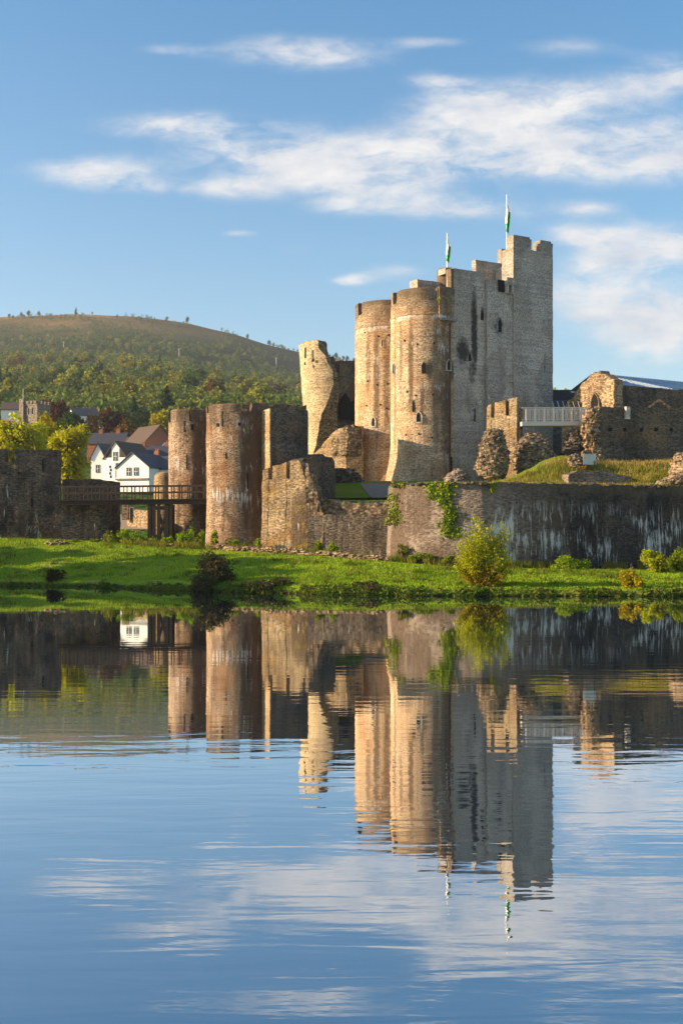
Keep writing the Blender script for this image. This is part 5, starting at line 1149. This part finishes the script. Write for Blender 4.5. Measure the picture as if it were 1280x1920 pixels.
WEED = [(757, 1040, 85.2, 40, 26), (800, 1055, 83.2, 50, 22), (846, 1058, 82, 40, 22), (778, 1050, 84.5, 40, 20)]
for i, (px, py, Y, w, h) in enumerate(WEED):
    bush('weed_clump', 'ragged green weed clump at the foot of the ivy bastion', L['turf'], px, py, Y, w, h, 420, .16, 50 + i, 7, .4, 4, 'plant', 'weeds at the bastion foot')
def on_wall_y(px):  # front face of bastion and curtain wall
    return float(np.interp(px, [733, 760, 800, 835, 872, 905, 960, 1280], [87.0, 85.6, 84.2, 83.5, 83.1, 83.0, 83.7, 90.2])) - .12
def ivy(label, strands, n, seed, size=.2):
    r = np.random.default_rng(seed); o = empty('ivy', P(*strands[0][:2], on_wall_y(strands[0][0])), label, 'ivy'); pts = []
    for (px, y0, y1, w0, w1) in strands:
        m = int(n * (y1 - y0) / 80.); f = r.random(m); py = y0 + (y1 - y0) * f; wv = w0 + (w1 - w0) * f; q = px + wv * r.normal(size=m) * .42 + 5 * np.sin(py * .09 + px)
        for a, b in zip(q, py): Y = on_wall_y(a) - abs(r.normal()) * .1; pts.append(P(a, b, Y))
    pts = np.array(pts) - np.array(o.location); leaf_mesh('foliage', pts, size, L['ivy'], o, seed=seed, up=.1, aspect=.8)
ivy('long strand of bright ivy hanging down the pale end of the curtain wall', [(838, 902, 1000, 22, 12), (828, 904, 935, 34, 12), (846, 960, 1010, 20, 26), (812, 906, 936, 24, 10)], 560, 1)
ivy('small tuft of ivy on the curtain wall head above the willow bush', [(927, 904, 924, 12, 3)], 380, 2)
ivy('narrow ivy patch at the corner where bastion meets retaining wall', [(737, 925, 985, 12, 18), (733, 960, 984, 10, 12)], 380, 3)
ivy('sprig of ivy on the crest of the bastion near the path', [(752, 904, 914, 26, 10)], 360, 5)
bush('fern_tuft', 'small green tuft growing on the bartizan of the near keep drum', L['nettle'], 824, 566, 108.3, 12, 14, 120, .16, 70, 4, .3, 3, 'plant')
bush('rust_plant', 'orange-brown plant below the information panel', L['rust'], 1097, 886, 93.9, 26, 16, 260, .15, 71, 5, .3, 3, 'plant')

# ---- grasses and bank plants that nobody could count
def blades(name, label, pts, h, mat, seed, wdt=.03):
    """thin upright grass blades"""
    r = np.random.default_rng(seed); n = len(pts); p = np.asarray(pts, float); a = r.random(n) * 6.28; hh = h * (.5 + .9 * r.random(n))
    s = np.stack([np.cos(a), np.sin(a), 0 * a], 1) * wdt; ln = r.normal(size=(n, 3)) * .22 * hh[:, None]; ln[:, 2] = hh
    V = np.stack([p - s, p + s, p + ln * .6 + s * .7, p + ln], 1).reshape(-1, 3); me = bpy.data.meshes.new(name)
    me.vertices.add(4 * n); me.vertices.foreach_set('co', V.ravel()); me.loops.add(4 * n); me.loops.foreach_set('vertex_index', np.arange(4 * n)); me.polygons.add(n)
    me.polygons.foreach_set('loop_start', np.arange(n) * 4); me.update(calc_edges=True); me.materials.append(mat)
    o = bpy.data.objects.new(name, me); C.objects.link(o); return tag(o, label, 'grass', None, 'stuff')
r = np.random.default_rng(12); pts = []
for _ in range(9500):
    px = r.uniform(-40, 1330); Y = 66; x = X(px, 72.); e = edge(x); k = r.random() ** 1.5 * .8; y = e + k - .12; x = X(px, y); z = ground_z(x, y)
    if mn.noise(Vector((x * .42, 4., 9.))) < -.08 and r.random() < .8: continue
    pts.append((x, y - .12, max(.02, z) + r.random() ** 2.2 * .2 * (1 + 1.6 * mn.noise(Vector((x * .33, 2., 1.))))))
tag(leaf_mesh('bank_vegetation', pts, .2, L['shade'], None, seed=4, up=.2), 'dark rushes and weeds along the water edge', 'bank plants', None, 'stuff')
pts = []
for _ in range(70000):
    px = r.uniform(-60, 1340); x0 = X(px, 80.); e = edge(x0); d = .7 + r.random() * (tab(x0, TT) - e + 1.5); y = e + d; x = X(px, y); pts.append((x, y, ground_z(x, y) - .02))
blades('lawn_grass', 'short mown grass of the castle lawn', pts, .10, leafmat('lawn_blades', [(.14, .21, .012), (.24, .34, .018), (.36, .44, .03)], .6, .35, .12), 5, .05)
pts = []
for _ in range(260):
    px = r.uniform(-40, 1330); x0 = X(px, 80.); e = edge(x0); y = e + .9 + r.random() ** .8 * (tab(x0, TT) - e); x = X(px, y); k = int(r.integers(14, 46)); w = r.uniform(.12, .5)
    for _ in range(k): a, b = x + r.normal() * w, y + r.normal() * w; pts.append((a, b, ground_z(a, b) - .02))
blades('grass_tussocks', 'darker tussocks and seeding stems scattered over the lawn', pts, .26, leafmat('tussock_blades', [(.06, .11, .012), (.13, .20, .018), (.30, .27, .06)], .5, .35, .8), 25, .03)
pts = []
for _ in range(9000):
    if r.random() < .6: px = r.uniform(730, 1300); y = on_wall_y(px) - .2 - abs(r.normal()) * .55
    else: px = r.uniform(200, 735); y = float(np.interp(px, [200, 392, 580, 735], [98.3, 95., 92.6, 86.])) - r.random() * 1.6
    if mn.noise(Vector((px * .03, 8., 2.))) < -.15: continue
    x = X(px, y); pts.append((x, y, ground_z(x, y) - .03))
blades('rough_grass', 'rough weeds and seeding grass along the foot of the walls', pts, .5, leafmat('rough_blades', [(.10, .14, .015), (.22, .22, .03), (.30, .18, .06)], .6, .35, .5), 15, .03)
pts, pd = [], []
for _ in range(30000):
    px = r.uniform(885, 1300); y0 = tab(px, FRONT); y = y0 + .3 + r.random() * 9.; x = X(px, y); p = (x, y, ward_z(x, y))
    (pd if (p[2] > 9.2 or r.random() < .32) and r.random() < .8 else pts).append(p)
blades('turf_grass', 'green rough grass on the mound behind the curtain wall', pts, .30, L['turf'], 6, .022); blades('dry_grass', 'long straw-coloured grass on the crest of the mound', pd, .42, L['straw'], 7, .02)

# ------------------------------------------------------------------ the air between here and the hill
m, t, b = material('air'); t.N.remove(b); v = t.N.new('ShaderNodeVolumePrincipled'); v.inputs['Color'].default_value = (.86, .91, 1., 1); v.inputs['Density'].default_value = .00013; v.inputs['Anisotropy'].default_value = .3
t.L.new(v.outputs[0], t.N['Material Output'].inputs['Volume'])
mb = MB(); box(mb, (-2000, -60, -3), (4400, 0, 0), (0, 2600, 0), (0, 0, 345)); tag(mb.build('haze', m, smooth=False), kind='stuff')
